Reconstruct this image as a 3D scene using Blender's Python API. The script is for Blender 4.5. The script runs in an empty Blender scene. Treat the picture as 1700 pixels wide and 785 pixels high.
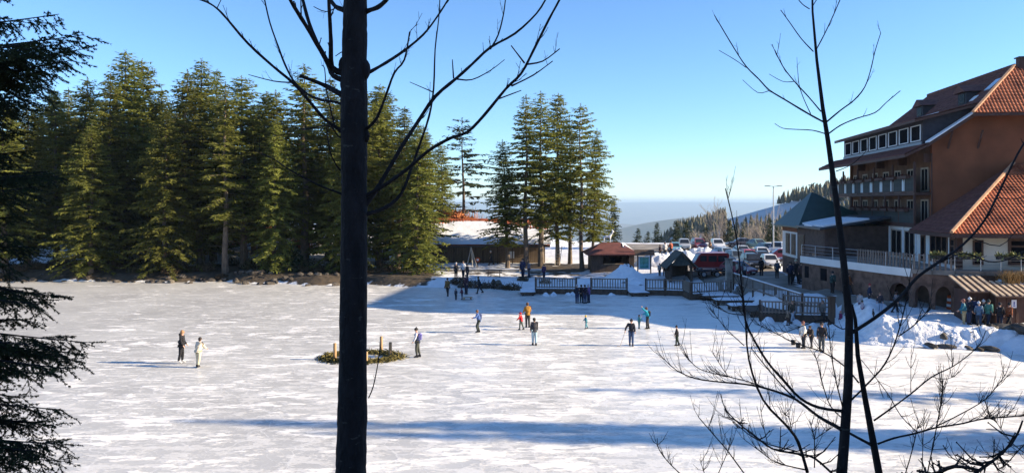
import bpy, bmesh, math, random
import numpy as np
from mathutils import Vector, Matrix
R = math.radians
rnd = random.Random(7)

# ------------------------------------------------------------------ camera, light, exposure
sc = bpy.context.scene
COL = sc.collection
F, H0, YH = 1250.0, 9.0, 336.0           # focal length in photo pixels, eye height above the ice, horizon row
cam_d = bpy.data.cameras.new('camera'); cam = bpy.data.objects.new('camera', cam_d); COL.objects.link(cam)
cam.location = (0, 0, H0); cam.rotation_euler = (R(90), 0, 0)
cam_d.sensor_width = 36.0; cam_d.lens = 36.0 * F / 1700.0
cam_d.shift_y = -(392.5 - YH) / 1700.0
cam_d.clip_start = 0.1; cam_d.clip_end = 60000
sc.camera = cam
SUN_EL, SUN_AZ = 20.5, -4.5              # degrees; azimuth from +X, negative = towards the camera's side
sd = Vector((math.cos(R(SUN_EL)) * math.cos(R(SUN_AZ)), math.cos(R(SUN_EL)) * math.sin(R(SUN_AZ)), math.sin(R(SUN_EL))))
sun_d = bpy.data.lights.new('sun', 'SUN'); sun = bpy.data.objects.new('sun', sun_d); COL.objects.link(sun)
sun_d.energy = 5.0; sun_d.angle = R(0.53); sun_d.color = (1.0, 0.83, 0.60)
sun.rotation_euler = (-sd).to_track_quat('-Z', 'Y').to_euler(); sun.location = (60, 0, 60)
world = bpy.data.worlds.new('World'); sc.world = world; world.use_nodes = True
wn = world.node_tree.nodes; wl = world.node_tree.links
for n in list(wn): wn.remove(n)
sky = wn.new('ShaderNodeTexSky'); sky.sky_type = 'NISHITA'; sky.sun_disc = False
sky.sun_elevation = R(SUN_EL); sky.sun_rotation = R(90 - SUN_AZ); sky.altitude = 1000; sky.air_density = 1.0; sky.dust_density = 0.0; sky.ozone_density = 6.0
bg = wn.new('ShaderNodeBackground'); bg.inputs[1].default_value = 0.112
wo = wn.new('ShaderNodeOutputWorld'); wl.new(sky.outputs[0], bg.inputs[0]); wl.new(bg.outputs[0], wo.inputs[0])
sc.view_settings.view_transform = 'Standard'; sc.view_settings.look = 'None'
sc.view_settings.exposure = 1.2; sc.view_settings.gamma = 1.0; sc.view_settings.use_curve_mapping = False
sc.render.engine = 'CYCLES'
sc.cycles.max_bounces = 6; sc.cycles.transparent_max_bounces = 6; sc.cycles.volume_bounces = 0

# ------------------------------------------------------------------ pixel helpers
def G(x, y, z=0.0):
    Y = F * (H0 - z) / (y - YH); return Vector(((x - 850) * Y / F, Y, z))
def At(x, y, Y): return Vector(((x - 850) * Y / F, Y, H0 - (y - YH) * Y / F))

# ------------------------------------------------------------------ materials
MATS = {}
def nodes_of(m):
    m.use_nodes = True; nt = m.node_tree; return nt, nt.nodes, nt.links, nt.nodes['Principled BSDF']
def M(name, col, rough=0.7, var=0.25, scale=3.0, bump=0.0, bscale=25.0, metal=0.0, spec=0.3, objrand=0.0, stretch=(1, 1, 1), col2=None, world_co=False, trans=0.0):
    if name in MATS: return MATS[name]
    m = bpy.data.materials.new(name); nt, N, L, p = nodes_of(m); MATS[name] = m
    p.inputs['Roughness'].default_value = rough; p.inputs['Metallic'].default_value = metal
    p.inputs['Specular IOR Level'].default_value = spec
    if world_co:
        g = N.new('ShaderNodeNewGeometry'); co = g.outputs['Position']
    else:
        t = N.new('ShaderNodeTexCoord'); co = t.outputs['Object']
    mp = N.new('ShaderNodeMapping'); mp.inputs['Scale'].default_value = stretch; L.new(co, mp.inputs[0])
    no = N.new('ShaderNodeTexNoise'); no.inputs['Scale'].default_value = scale; no.inputs['Detail'].default_value = 6; L.new(mp.outputs[0], no.inputs['Vector'])
    cr = N.new('ShaderNodeValToRGB'); L.new(no.outputs[0], cr.inputs[0])
    a = [max(0, c * (1 - var)) for c in col]; b = [min(1, c * (1 + var)) for c in (col2 or col)]
    cr.color_ramp.elements[0].color = (*a, 1); cr.color_ramp.elements[1].color = (*b, 1)
    cr.color_ramp.elements[0].position = 0.3; cr.color_ramp.elements[1].position = 0.7
    out = cr.outputs[0]
    if objrand:
        oi = N.new('ShaderNodeObjectInfo'); hs = N.new('ShaderNodeHueSaturation')
        mr = N.new('ShaderNodeMapRange'); mr.inputs[3].default_value = 1 - objrand; mr.inputs[4].default_value = 1 + objrand
        mh = N.new('ShaderNodeMapRange'); mh.inputs[3].default_value = .5 - objrand * .01; mh.inputs[4].default_value = .5 + objrand * .05
        L.new(oi.outputs['Random'], mr.inputs[0]); L.new(mr.outputs[0], hs.inputs['Value']); L.new(oi.outputs['Random'], mh.inputs[0]); L.new(mh.outputs[0], hs.inputs['Hue'])
        L.new(out, hs.inputs['Color']); out = hs.outputs[0]
    L.new(out, p.inputs['Base Color'])
    if bump:
        nb = N.new('ShaderNodeTexNoise'); nb.inputs['Scale'].default_value = bscale; nb.inputs['Detail'].default_value = 5; L.new(mp.outputs[0], nb.inputs['Vector'])
        bp = N.new('ShaderNodeBump'); bp.inputs['Strength'].default_value = bump; bp.inputs['Distance'].default_value = 0.05
        L.new(nb.outputs[0], bp.inputs['Height']); L.new(bp.outputs[0], p.inputs['Normal'])
    if trans:
        tr = N.new('ShaderNodeBsdfTranslucent'); L.new(out, tr.inputs[0]); mx = N.new('ShaderNodeMixShader'); mx.inputs[0].default_value = trans
        o = N['Material Output']; L.new(p.outputs[0], mx.inputs[1]); L.new(tr.outputs[0], mx.inputs[2]); L.new(mx.outputs[0], o.inputs[0])
    return m
def cloth(c): return M('cloth_%d_%d_%d' % tuple(int(v * 255) for v in c), c, .85, .18, 14, .25, 30)
SNOW = M('snow', (.80, .82, .85), .65, .05, 1.5, .5, 6, spec=.3, world_co=True)
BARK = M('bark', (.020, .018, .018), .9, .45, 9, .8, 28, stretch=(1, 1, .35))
SBARK = M('spruce_bark', (.13, .098, .075), .9, .4, 5, .6, 18, stretch=(1, 1, .3), objrand=.25)
NEEDLE = M('spruce_needles', (.110, .130, .026), .75, .3, 1.3, spec=.2, objrand=.22, col2=(.20, .20, .042), trans=.5)
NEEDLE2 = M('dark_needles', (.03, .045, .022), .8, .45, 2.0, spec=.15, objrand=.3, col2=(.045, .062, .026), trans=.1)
WOOD = M('dark_wood', (.085, .058, .042), .8, .35, 4, .4, 20, stretch=(1, 1, .25))
GWOOD = M('grey_wood', (.21, .165, .135), .85, .35, 4, .4, 20, stretch=(1, 1, .25), objrand=.2)
LWOOD = M('log_wood', (.42, .27, .14), .8, .3, 6, .4, 20, stretch=(1, 1, .25))
STONE = M('stone', (.25, .22, .19), .9, .4, 1.2, .7, 5, objrand=.3)
WHITEW = M('white_render', (.74, .72, .68), .85, .08, .8, .15, 30)
CREAM = M('cream_render', (.72, .64, .50), .85, .08, .8, .15, 30)
BROWNW = M('brown_cladding', (.22, .078, .036), .85, .32, .35, .3, 9)
DBROWN = M('dark_brown_paint', (.085, .045, .035), .7, .2, 2, .1, 25)
GREENP = M('dark_green_paint', (.05, .065, .06), .6, .2, 2, .1, 25)
WHITEP = M('white_paint', (.72, .73, .74), .5, .06, 3)
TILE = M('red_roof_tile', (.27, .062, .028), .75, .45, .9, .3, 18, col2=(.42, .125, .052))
TILE_SHADE = M('shade_toned_roof_tile', (.15, .062, .048), .8, .3, 2.5, .3, 18)  # red tile with shade painted in, mainly for slopes away from the sun
GROOF = M('green_sheet_roof', (.022, .052, .043), .45, .2, 1.5, .1, 12)
METAL = M('galvanised_metal', (.38, .40, .42), .4, .12, 6, metal=.7)
DMETAL = M('dark_metal', (.06, .06, .065), .45, .15, 6, metal=.5)
GLASS = M('window_glass', (.010, .011, .014), .25, .3, 1.0, spec=.03)
DPANE = M('dark_pane', (.012, .013, .016), .5, .3, 1.0, spec=0.0)
SKIN = M('skin', (.55, .33, .24), .55, .08, 10)
DARKP = M('dark_pupil', (.02, .015, .012), .4, .1, 10)
RUBBER = M('tyre_rubber', (.02, .02, .02), .8, .2, 8)
DRYG = M('dry_grass', (.34, .22, .09), .9, .4, 3, objrand=.3)
RUSTB = M('rust_twigs', (.38, .13, .05), .9, .35, 1.2, objrand=.2)
BUSHG = M('bush_leaves', (.07, .075, .03), .85, .5, 2, objrand=.3)

# ------------------------------------------------------------------ mesh builder
class MB:
    def __init__(s): s.v = []; s.f = []; s.m = []; s.k = 0
    def add(s, vs, fs):
        o = len(s.v); s.v += [tuple(v) for v in vs]; s.f += [tuple(i + o for i in f) for f in fs]; s.m += [s.k] * len(fs); return s
    def mat(s, k): s.k = k; return s
    def box(s, lo, hi, T=None):
        x0, y0, z0 = lo; x1, y1, z1 = hi
        vs = [Vector(p) for p in ((x0, y0, z0), (x1, y0, z0), (x1, y1, z0), (x0, y1, z0), (x0, y0, z1), (x1, y0, z1), (x1, y1, z1), (x0, y1, z1))]
        if T: vs = [T @ v for v in vs]
        return s.add(vs, [(0, 3, 2, 1), (4, 5, 6, 7), (0, 1, 5, 4), (1, 2, 6, 5), (2, 3, 7, 6), (3, 0, 4, 7)])
    def hexa(s, a, b):      # two quads (bottom loop, top loop)
        return s.add(list(a) + list(b), [(0, 3, 2, 1), (4, 5, 6, 7), (0, 1, 5, 4), (1, 2, 6, 5), (2, 3, 7, 6), (3, 0, 4, 7)])
    def prism(s, poly, d):  # polygon of 3d points extruded along vector d
        n = len(poly); d = Vector(d); a = [Vector(p) for p in poly]
        return s.add(a + [p + d for p in a], [tuple(range(n))[::-1], tuple(range(n, 2 * n))] + [(i, (i + 1) % n, n + (i + 1) % n, n + i) for i in range(n)])
    def tube(s, pts, rad, n=6, cap=True):
        pts = [Vector(p) for p in pts]; m = len(pts); vs = []; up = None
        for i, p in enumerate(pts):
            d = (pts[min(i + 1, m - 1)] - pts[max(i - 1, 0)]); d = d.normalized() if d.length > 1e-9 else Vector((0, 0, 1))
            if up is None: up = d.orthogonal().normalized()
            a = (up - d * up.dot(d)); a = a.normalized() if a.length > 1e-6 else d.orthogonal().normalized(); up = a; b = d.cross(a)
            r = rad[i] if hasattr(rad, '__len__') else rad
            vs += [p + (a * math.cos(2 * math.pi * k / n) + b * math.sin(2 * math.pi * k / n)) * r for k in range(n)]
        fs = [(i * n + k, i * n + (k + 1) % n, (i + 1) * n + (k + 1) % n, (i + 1) * n + k) for i in range(m - 1) for k in range(n)]
        if cap: fs += [tuple(range(n))[::-1], tuple((m - 1) * n + k for k in range(n))]
        return s.add(vs, fs)
    def ball(s, c, r, nu=8, nv=6):
        c = Vector(c); r = (r, r, r) if not hasattr(r, '__len__') else r; vs = []; fs = []
        for j in range(1, nv):
            th = math.pi * j / nv
            for i in range(nu):
                ph = 2 * math.pi * i / nu; vs.append(c + Vector((r[0] * math.sin(th) * math.cos(ph), r[1] * math.sin(th) * math.sin(ph), r[2] * math.cos(th))))
        for j in range(nv - 2):
            for i in range(nu): fs.append((j * nu + i, (j + 1) * nu + i, (j + 1) * nu + (i + 1) % nu, j * nu + (i + 1) % nu))
        t = len(vs); vs += [c + Vector((0, 0, r[2])), c - Vector((0, 0, r[2]))]
        for i in range(nu): fs += [(t, i, (i + 1) % nu), (t + 1, (nv - 2) * nu + (i + 1) % nu, (nv - 2) * nu + i)]
        return s.add(vs, fs)
    def mesh(s, name, mats):
        me = bpy.data.meshes.new(name); me.from_pydata(s.v, [], s.f)
        for m in (mats if isinstance(mats, (list, tuple)) else [mats]): me.materials.append(m)
        if any(s.m): me.polygons.foreach_set('material_index', s.m)
        me.update(); return me
    def build(s, name, mats, parent=None, smooth=False, off=None):
        if off is not None: s.v = [(a + off[0], b + off[1], c + off[2]) for a, b, c in s.v]
        me = s.mesh(name, mats)
        if smooth: me.polygons.foreach_set('use_smooth', [True] * len(me.polygons))
        return link(name, me, parent)
def link(name, me, parent=None, loc=None, rz=None):
    o = bpy.data.objects.new(name, me); COL.objects.link(o)
    if parent: o.parent = parent
    if loc is not None: o.location = loc
    if rz is not None: o.rotation_euler = (0, 0, rz)
    return o
def tag(o, label=None, cat=None, group=None, kind=None):
    if label: o['label'] = label
    if cat: o['category'] = cat
    if group: o['group'] = group
    if kind: o['kind'] = kind
    return o
def thing(name, label, cat, loc=(0, 0, 0), rz=0, group=None):
    o = bpy.data.objects.new(name, None); COL.objects.link(o); o.location = loc; o.rotation_euler = (0, 0, rz); o.empty_display_size = .2
    return tag(o, label, cat, group)
def npmesh(name, V, Fa, mats, smooth=False):
    V = np.asarray(V, np.float32); Fa = np.asarray(Fa, np.int32); me = bpy.data.meshes.new(name); k = Fa.shape[1]
    me.vertices.add(len(V)); me.vertices.foreach_set('co', V.ravel()); me.loops.add(Fa.size); me.loops.foreach_set('vertex_index', Fa.ravel())
    me.polygons.add(len(Fa)); me.polygons.foreach_set('loop_start', np.arange(0, Fa.size, k, dtype=np.int32))
    try: me.polygons.foreach_set('loop_total', np.full(len(Fa), k, np.int32))
    except Exception: pass
    for m in (mats if isinstance(mats, (list, tuple)) else [mats]): me.materials.append(m)
    if smooth: me.polygons.foreach_set('use_smooth', np.ones(len(Fa), bool))
    me.update(calc_edges=True); me.validate(); return me

# ------------------------------------------------------------------ value noise for geometry
def vnoise(x, y, seed=0):
    x = np.asarray(x, float); y = np.asarray(y, float)
    def hsh(i, j): v = np.sin(i * 127.1 + j * 311.7 + seed * 74.7) * 43758.5453; return v - np.floor(v)
    i = np.floor(x); j = np.floor(y); u = x - i; v = y - j; u = u * u * (3 - 2 * u); v = v * v * (3 - 2 * v)
    return (hsh(i, j) * (1 - u) + hsh(i + 1, j) * u) * (1 - v) + (hsh(i, j + 1) * (1 - u) + hsh(i + 1, j + 1) * u) * v
def fbm(x, y, seed=0, o=4):
    s = 0; a = .5
    for k in range(o): s = s + a * vnoise(np.asarray(x) * 2 ** k, np.asarray(y) * 2 ** k, seed + k); a *= .5
    return s

# ------------------------------------------------------------------ terrain
lake_px = [(-300, 465), (60, 466), (180, 467), (300, 468.5), (365, 466), (400, 470), (470, 470.5), (520, 474), (600, 471), (665, 476), (740, 477), (800, 477), (860, 481), (890, 484.5), (985, 485), (1040, 486), (1100, 486), (1145, 487), (1160, 493), (1212, 486), (1240, 505), (1262, 520), (1330, 530), (1390, 533), (1410, 552), (1440, 570), (1530, 576), (1620, 579), (1662, 582), (1700, 588), (1730, 600)]
LAKE = [tuple(G(x, y)[:2]) for x, y in lake_px] + [(31, 40), (28.5, 34), (27.5, 28), (26, 23), (22, 19), (10, 17.6), (-10, 18), (-40, 20), (-80, 26), (-105, 45), (-98, 75)]
LK = np.array(LAKE)
def lake_dist(X, Y):      # >0 outside
    X = np.asarray(X, float); Y = np.asarray(Y, float); d = np.full(X.shape, 1e9); ins = np.zeros(X.shape, bool); n = len(LK)
    for i in range(n):
        a = LK[i]; b = LK[(i + 1) % n]; e = b - a; t = np.clip(((X - a[0]) * e[0] + (Y - a[1]) * e[1]) / (e @ e), 0, 1)
        d = np.minimum(d, np.hypot(X - a[0] - t * e[0], Y - a[1] - t * e[1]))
        c = ((a[1] > Y) != (b[1] > Y)); xi = a[0] + (Y - a[1]) * e[0] / (e[1] if abs(e[1]) > 1e-9 else 1e-9); ins ^= c & (X < xi)
    return np.where(ins, -d, d)
CP = np.array([(-110, 95, 1.5), (-60, 90, 1.0), (-40, 89, .8), (-20, 89, .8), (-5, 88, .8), (3, 86, .7), (-60, 130, 5), (-30, 130, 4.5), (-5, 130, 3), (0, 101, 1.0), (10, 99, 1.0), (-12, 101, 1.0), (-30, 101, 1.4), (-50, 105, 2.2),
    (6, 79, .55), (12, 79, .55), (18, 79, .6), (14, 90, 1.2), (20, 84, 1.35), (29, 86, 1.6), (25, 100, 1.8), (20, 115, 1.9), (40, 115, 2), (30, 76, 1.6), (25, 76, 1.45), (23, 68, 1.2), (25, 64, 1.45), (27, 62, 1.9), (27.6, 56, 1.75), (29, 52.5, 1.6), (34, 51, 1.3), (31, 48.5, 1.0), (28, 50, .9), (38, 48, 1.2), (36, 44, 1.3), (33, 60, 1.9), (40, 70, 2), (50, 60, 3),
    (34, 40, 1.2), (33, 30, 2), (45, 30, 4), (60, 30, 7), (70, 60, 6), (70, 90, 4), (60, 110, 3)])
def sstep(a, b, x): t = np.clip((x - a) / (b - a), 0, 1); return t * t * (3 - 2 * t)
def hgt(X, Y, d=None):
    X = np.asarray(X, float); Y = np.asarray(Y, float); d = lake_dist(X, Y) if d is None else d
    w = 1 / (np.hypot(X[..., None] - CP[:, 0], Y[..., None] - CP[:, 1]) ** 3.2 + .5)
    L = (w * CP[:, 2]).sum(-1) / w.sum(-1)
    near = np.clip((18 - Y) * .42, 0, 14) + .35 * np.clip(X - 24, 0, 40) * sstep(45, 20, Y)
    L = np.where(Y < 42, np.maximum(near, L * sstep(10, 42, Y)), L)
    # beyond the car park the ground drops to the valley, with a hillside on the right
    fall = -np.clip(Y - 133, 0, None) * .22 + 0 * X
    fall = np.maximum(fall, -560 + 60 * fbm(X / 1800, Y / 1800, 3))
    far = L * sstep(260, 140, Y) + np.where(X < -20, sstep(-20, -60, X) * 14 * sstep(120, 260, Y), 0)
    hill = -24 + (X - 112 * Y / 600.) * .27 + 3 * fbm(X / 60, Y / 60, 5)
    hm = np.exp(-((Y - 640) / 300) ** 2) * sstep(-60, 60, X - .2 * Y + 40); hill = np.minimum(hill, 75)
    rid1 = (440 - 3.0 * np.abs(Y - 6500) / 6 ) * np.exp(-((X - 1650) / 1300) ** 2) * sstep(1, 0, np.abs(Y - 6500) / 1500)
    rid2 = 300 * np.exp(-((X - 300) / 2600) ** 2) * np.exp(-((Y - 10500) / 1500) ** 2)
    rise = sstep(14000, 25500, Y) * 545 + 60 * fbm(X / 3000, Y / 3000, 9) * sstep(9000, 14000, Y) * sstep(24500, 18000, Y)
    z = np.where(Y > 133, far + fall + rid1 + rid2 + rise, L)
    z = np.where(Y > 133, np.where(hm > .02, z * (1 - hm) + hill * hm, z), z)
    z = np.minimum(z, 46)
    bank = sstep(-.3, 1.8, d); wig = (fbm(X * .6, Y * .6, 1) - .45) * .35 * sstep(.5, 3, d) * sstep(160, 110, Y)
    # the trodden lanes and yards are smooth
    flat = np.exp(-(((X - 27) / 9) ** 2 + ((Y - 80) / 26) ** 2))
    return np.where(d < 0, -.5 * sstep(0, -1.0, d) - .02, z * bank + wig * (1 - .95 * np.clip(flat * 1.4, 0, 1)))
def hz(x, y): return float(hgt(np.array([x]), np.array([y]))[0])
def Gz(x, y, dz=0.0):       # pixel -> point on the terrain
    z = .8
    for _ in range(25):
        p = G(x, y, z); z = .5 * z + .5 * max(0, hz(p.x, p.y))
    p = G(x, y, z); p.z = max(0.0, hz(p.x, p.y)) + dz; return p

def axis(fine0, fine1, st, lo, hi, g=1.13):
    a = list(np.arange(fine0, fine1 + 1e-6, st)); s = st
    while a[-1] < hi: s *= g; a.append(min(hi, a[-1] + s))
    s = st
    while a[0] > lo: s *= g; a.insert(0, max(lo, a[0] - s))
    return np.array(a)
ax = axis(-75, 62, .8, -26000, 26000, 1.12); ay = axis(-2, 135, .8, -60, 27000, 1.10)
GX, GY = np.meshgrid(ax, ay); D = lake_dist(GX, GY); GZ = hgt(GX, GY, D)
nx, ny = len(ax), len(ay); ii = (np.arange(ny - 1)[:, None] * nx + np.arange(nx - 1)[None, :]).ravel()
gm = npmesh('ground', np.stack([GX, GY, GZ], -1).reshape(-1, 3), np.stack([ii, ii + 1, ii + nx + 1, ii + nx], -1), [], True)
# what covers the ground: R = needle litter and soil, G = valley woods/meadow
litter = np.clip(sstep(-.3, .5, D) * sstep(12, 5, D) * sstep(-6, -12, GX) * sstep(70, 80, GY) * 1.2 + sstep(12, 2, np.abs(GY - 88)) * sstep(-10, -4, GX) * sstep(16, 12, GX) * .42 + sstep(9, -6, np.abs(GY - 92)) * sstep(2, -12, GX) * .9 + sstep(8, 3, np.hypot(GX - 6, (GY - 94))) * .6 + sstep(24, 15, GY) * .7 + sstep(96, 110, GY) * sstep(-2, -14, GX) * .42 * sstep(200, 150, GY) + sstep(26, 30, GX) * sstep(42, 36, GY) * .6, 0, 1)
valley = sstep(160, 260, GY) * np.where((GX > 40) & (GY < 1100), .45, 1)
ca = gm.color_attributes.new('cover', 'FLOAT_COLOR', 'POINT')
ca.data.foreach_set('color', np.stack([litter, valley, 0 * GX, 0 * GX + 1], -1).astype(np.float32).ravel())
gmat = bpy.data.materials.new('snowy_ground'); nt, N, L_, p = nodes_of(gmat)
at = N.new('ShaderNodeAttribute'); at.attribute_name = 'cover'; sp = N.new('ShaderNodeSeparateColor'); L_.new(at.outputs['Color'], sp.inputs[0])
ge = N.new('ShaderNodeNewGeometry')
def noi(sc_, det=6, vec=None, st=None):
    n = N.new('ShaderNodeTexNoise'); n.inputs['Scale'].default_value = sc_; n.inputs['Detail'].default_value = det
    v = vec or ge.outputs['Position']
    if st: mp = N.new('ShaderNodeMapping'); mp.inputs['Scale'].default_value = st; L_.new(v, mp.inputs[0]); v = mp.outputs[0]
    L_.new(v, n.inputs['Vector']); return n.outputs[0]
def ramp(inp, p0, c0, p1, c1):
    r = N.new('ShaderNodeValToRGB'); r.color_ramp.elements[0].position = p0; r.color_ramp.elements[1].position = p1
    r.color_ramp.elements[0].color = (*c0, 1); r.color_ramp.elements[1].color = (*c1, 1); L_.new(inp, r.inputs[0]); return r.outputs[0]
def mix(fac, a, b):
    m = N.new('ShaderNodeMix'); m.data_type = 'RGBA'
    if isinstance(fac, float): m.inputs[0].default_value = fac
    else: L_.new(fac, m.inputs[0])
    for k, s in ((6, a), (7, b)):
        if isinstance(s, tuple): m.inputs[k].default_value = (*s, 1)
        else: L_.new(s, m.inputs[k])
    return m.outputs[2]
def mth(op, a, b, clamp=False):
    m = N.new('ShaderNodeMath'); m.operation = op; m.use_clamp = clamp
    for k, s in ((0, a), (1, b)):
        if isinstance(s, (int, float)): m.inputs[k].default_value = s
        else: L_.new(s, m.inputs[k])
    return m.outputs[0]
snowc = ramp(noi(.9), .35, (.70, .71, .73), .7, (.84, .85, .87))
soil = ramp(noi(1.7, 8), .3, (.03, .024, .017), .7, (.11, .08, .05))
lm = mth('ADD', sp.outputs[0], mth('MULTIPLY', mth('SUBTRACT', noi(.7, 8), .5), 1.7), True)
lm = ramp(lm, .42, (0, 0, 0), .58, (1, 1, 1))
valc = ramp(noi(.004, 8), .4, (.03, .045, .03), .62, (.12, .11, .07))
L_.new(mix(sp.outputs[1], mix(lm, snowc, soil), valc), p.inputs['Base Color']); p.inputs['Roughness'].default_value = .8
bp = N.new('ShaderNodeBump'); bp.inputs['Strength'].default_value = .6; bp.inputs['Distance'].default_value = .12; L_.new(noi(3.5, 8), bp.inputs['Height']); L_.new(bp.outputs[0], p.inputs['Normal'])
gm.materials.append(gmat); tag(link('ground', gm), kind='structure')

# ice sheet
ix = np.arange(-110, 36, 1.5); iy = np.arange(14, 90, 1.5); IX, IY = np.meshgrid(ix, iy); n1, n2 = len(ix), len(iy)
ID = lake_dist(IX, IY); ii = (np.arange(n2 - 1)[:, None] * n1 + np.arange(n1 - 1)[None, :]); keep = (np.minimum(np.minimum(ID[:-1, :-1], ID[1:, 1:]), np.minimum(ID[:-1, 1:], ID[1:, :-1])) < .6).ravel(); ii = ii.ravel()[keep]
im = npmesh('ice', np.stack([IX, IY, 0 * IX], -1).reshape(-1, 3), np.stack([ii, ii + 1, ii + n1 + 1, ii + n1], -1), [])
imat = bpy.data.materials.new('lake_ice'); nt, N, L_, p = nodes_of(imat); ge = N.new('ShaderNodeNewGeometry')
sx = N.new('ShaderNodeSeparateXYZ'); L_.new(ge.outputs['Position'], sx.inputs[0])
cov = mth('MULTIPLY_ADD', sx.outputs[0], .0021)        # more snow left on the ice towards the hotel side
cov.node.inputs[2].default_value = .03
patch = noi(.6, 10, st=(.5, 1.3, 1)); fine = noi(2.4, 9, st=(.5, 1.4, 1)); big = noi(.075, 4); grit = noi(9, 6, st=(.6, 1.3, 1))
v1 = mth('ADD', mth('ADD', mth('MULTIPLY', patch, .55), mth('MULTIPLY', fine, .45)), mth('ADD', cov, mth('MULTIPLY', mth('SUBTRACT', big, .5), .20)))
mask = ramp(v1, .54, (0, 0, 0), .58, (1, 1, 1))
v2 = mth('ADD', mth('ADD', mth('MULTIPLY', noi(1.6, 9, st=(.55, 1.3, 1)), .7), mth('MULTIPLY', grit, .3)), cov)
mask2 = ramp(v2, .50, (0, 0, 0), .55, (1, 1, 1))
icec = ramp(noi(.16, 6), .35, (.50, .495, .475), .65, (.64, .635, .605))
snw = ramp(noi(1.6, 6), .3, (.82, .795, .74), .7, (.92, .90, .85))
c = mix(mth('MULTIPLY', mask2, .6), icec, snw); c = mix(mth('MULTIPLY', mask, .95), c, snw); c = mix(mth('MULTIPLY', ramp(grit, .35, (1, 1, 1), .5, (0, 0, 0)), .14), c, (.38, .38, .37))
# skate scratches: thin pale curved lines
vo = N.new('ShaderNodeTexVoronoi'); vo.feature = 'DISTANCE_TO_EDGE'; vo.inputs['Scale'].default_value = .33
dd = N.new('ShaderNodeTexNoise'); dd.inputs['Scale'].default_value = .5; dd.inputs['Detail'].default_value = 3; L_.new(ge.outputs['Position'], dd.inputs['Vector'])
vm = N.new('ShaderNodeVectorMath'); vm.operation = 'MULTIPLY_ADD'; L_.new(dd.outputs['Color'], vm.inputs[0]); vm.inputs[1].default_value = (3, 3, 3); L_.new(ge.outputs['Position'], vm.inputs[2]); L_.new(vm.outputs[0], vo.inputs['Vector'])
scr = ramp(vo.outputs['Distance'], .0, (1, 1, 1), .02, (0, 0, 0)); c = mix(mth('MULTIPLY', scr, .55), c, (.88, .87, .84))
vo2 = N.new('ShaderNodeTexVoronoi'); vo2.feature = 'DISTANCE_TO_EDGE'; vo2.inputs['Scale'].default_value = .9; vm2 = N.new('ShaderNodeVectorMath'); vm2.operation = 'MULTIPLY_ADD'; L_.new(dd.outputs['Color'], vm2.inputs[0]); vm2.inputs[1].default_value = (5, 5, 5); L_.new(ge.outputs['Position'], vm2.inputs[2]); L_.new(vm2.outputs[0], vo2.inputs['Vector'])
c = mix(mth('MULTIPLY', ramp(vo2.outputs['Distance'], .0, (1, 1, 1), .025, (0, 0, 0)), .38), c, (.90, .89, .86))
L_.new(c, p.inputs['Base Color'])
rg = N.new('ShaderNodeMapRange'); L_.new(mask, rg.inputs[0]); rg.inputs[3].default_value = .30; rg.inputs[4].default_value = .75; L_.new(rg.outputs[0], p.inputs['Roughness'])
p.inputs['Specular IOR Level'].default_value = .32
bp = N.new('ShaderNodeBump'); bp.inputs['Strength'].default_value = .55; bp.inputs['Distance'].default_value = .03; L_.new(mth('ADD', mth('MULTIPLY', mask, .7), mth('ADD', mth('MULTIPLY', fine, .5), mth('MULTIPLY', mask2, .3))), bp.inputs['Height']); L_.new(bp.outputs[0], p.inputs['Normal'])
im.materials.append(imat); tag(link('ice', im), kind='structure')

# road and car park: draped sheet
def drape(name, poly, mat_, step=1.0, lift=.03):
    P = np.array(poly); xs = np.arange(P[:, 0].min() - 1, P[:, 0].max() + 1, step); ys = np.arange(P[:, 1].min() - 1, P[:, 1].max() + 1, step)
    X, Y = np.meshgrid(xs, ys); ins = np.zeros(X.shape, bool); n = len(P)
    jx = X + (vnoise(X * 1.3, Y * 1.3, 2) - .5) * step * 1.2
    for i in range(n):
        a, b = P[i], P[(i + 1) % n]; cc = ((a[1] > Y) != (b[1] > Y)); ins ^= cc & (jx < a[0] + (Y - a[1]) * (b[0] - a[0]) / (b[1] - a[1] + 1e-9))
    m = len(xs); q = (np.arange(len(ys) - 1)[:, None] * m + np.arange(m - 1)[None, :]); kp = (ins[:-1, :-1] & ins[1:, 1:] & ins[:-1, 1:] & ins[1:, :-1]).ravel(); q = q.ravel()[kp]
    me = npmesh(name, np.stack([X, Y, hgt(X, Y) + lift], -1).reshape(-1, 3), np.stack([q, q + 1, q + m + 1, q + m], -1), [mat_], True)
    return tag(link(name, me), kind='structure')
ROADM = M('gritted_asphalt', (.20, .175, .15), .85, .3, .35, .4, 8, col2=(.30, .265, .22), world_co=True)
drape('road', [(20.3, 76), (22.0, 68), (23.4, 62), (24.6, 57.5), (26.2, 53.6), (28.2, 53.0), (27.2, 58), (25.9, 66), (28.2, 76), (30.5, 90), (40, 128), (15, 130), (15, 100), (17, 90), (19, 84)], ROADM, .5)

# bark: furrows and pale lichen flecks
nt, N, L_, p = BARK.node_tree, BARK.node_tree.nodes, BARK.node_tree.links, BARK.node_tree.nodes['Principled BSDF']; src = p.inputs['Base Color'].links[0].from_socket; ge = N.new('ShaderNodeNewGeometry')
fl = ramp(noi(14, 4, st=(1, 1, 2.2)), .66, (0, 0, 0), .72, (1, 1, 1)); L_.new(mix(mth('MULTIPLY', fl, .5), src, (.10, .10, .085)), p.inputs['Base Color'])

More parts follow.
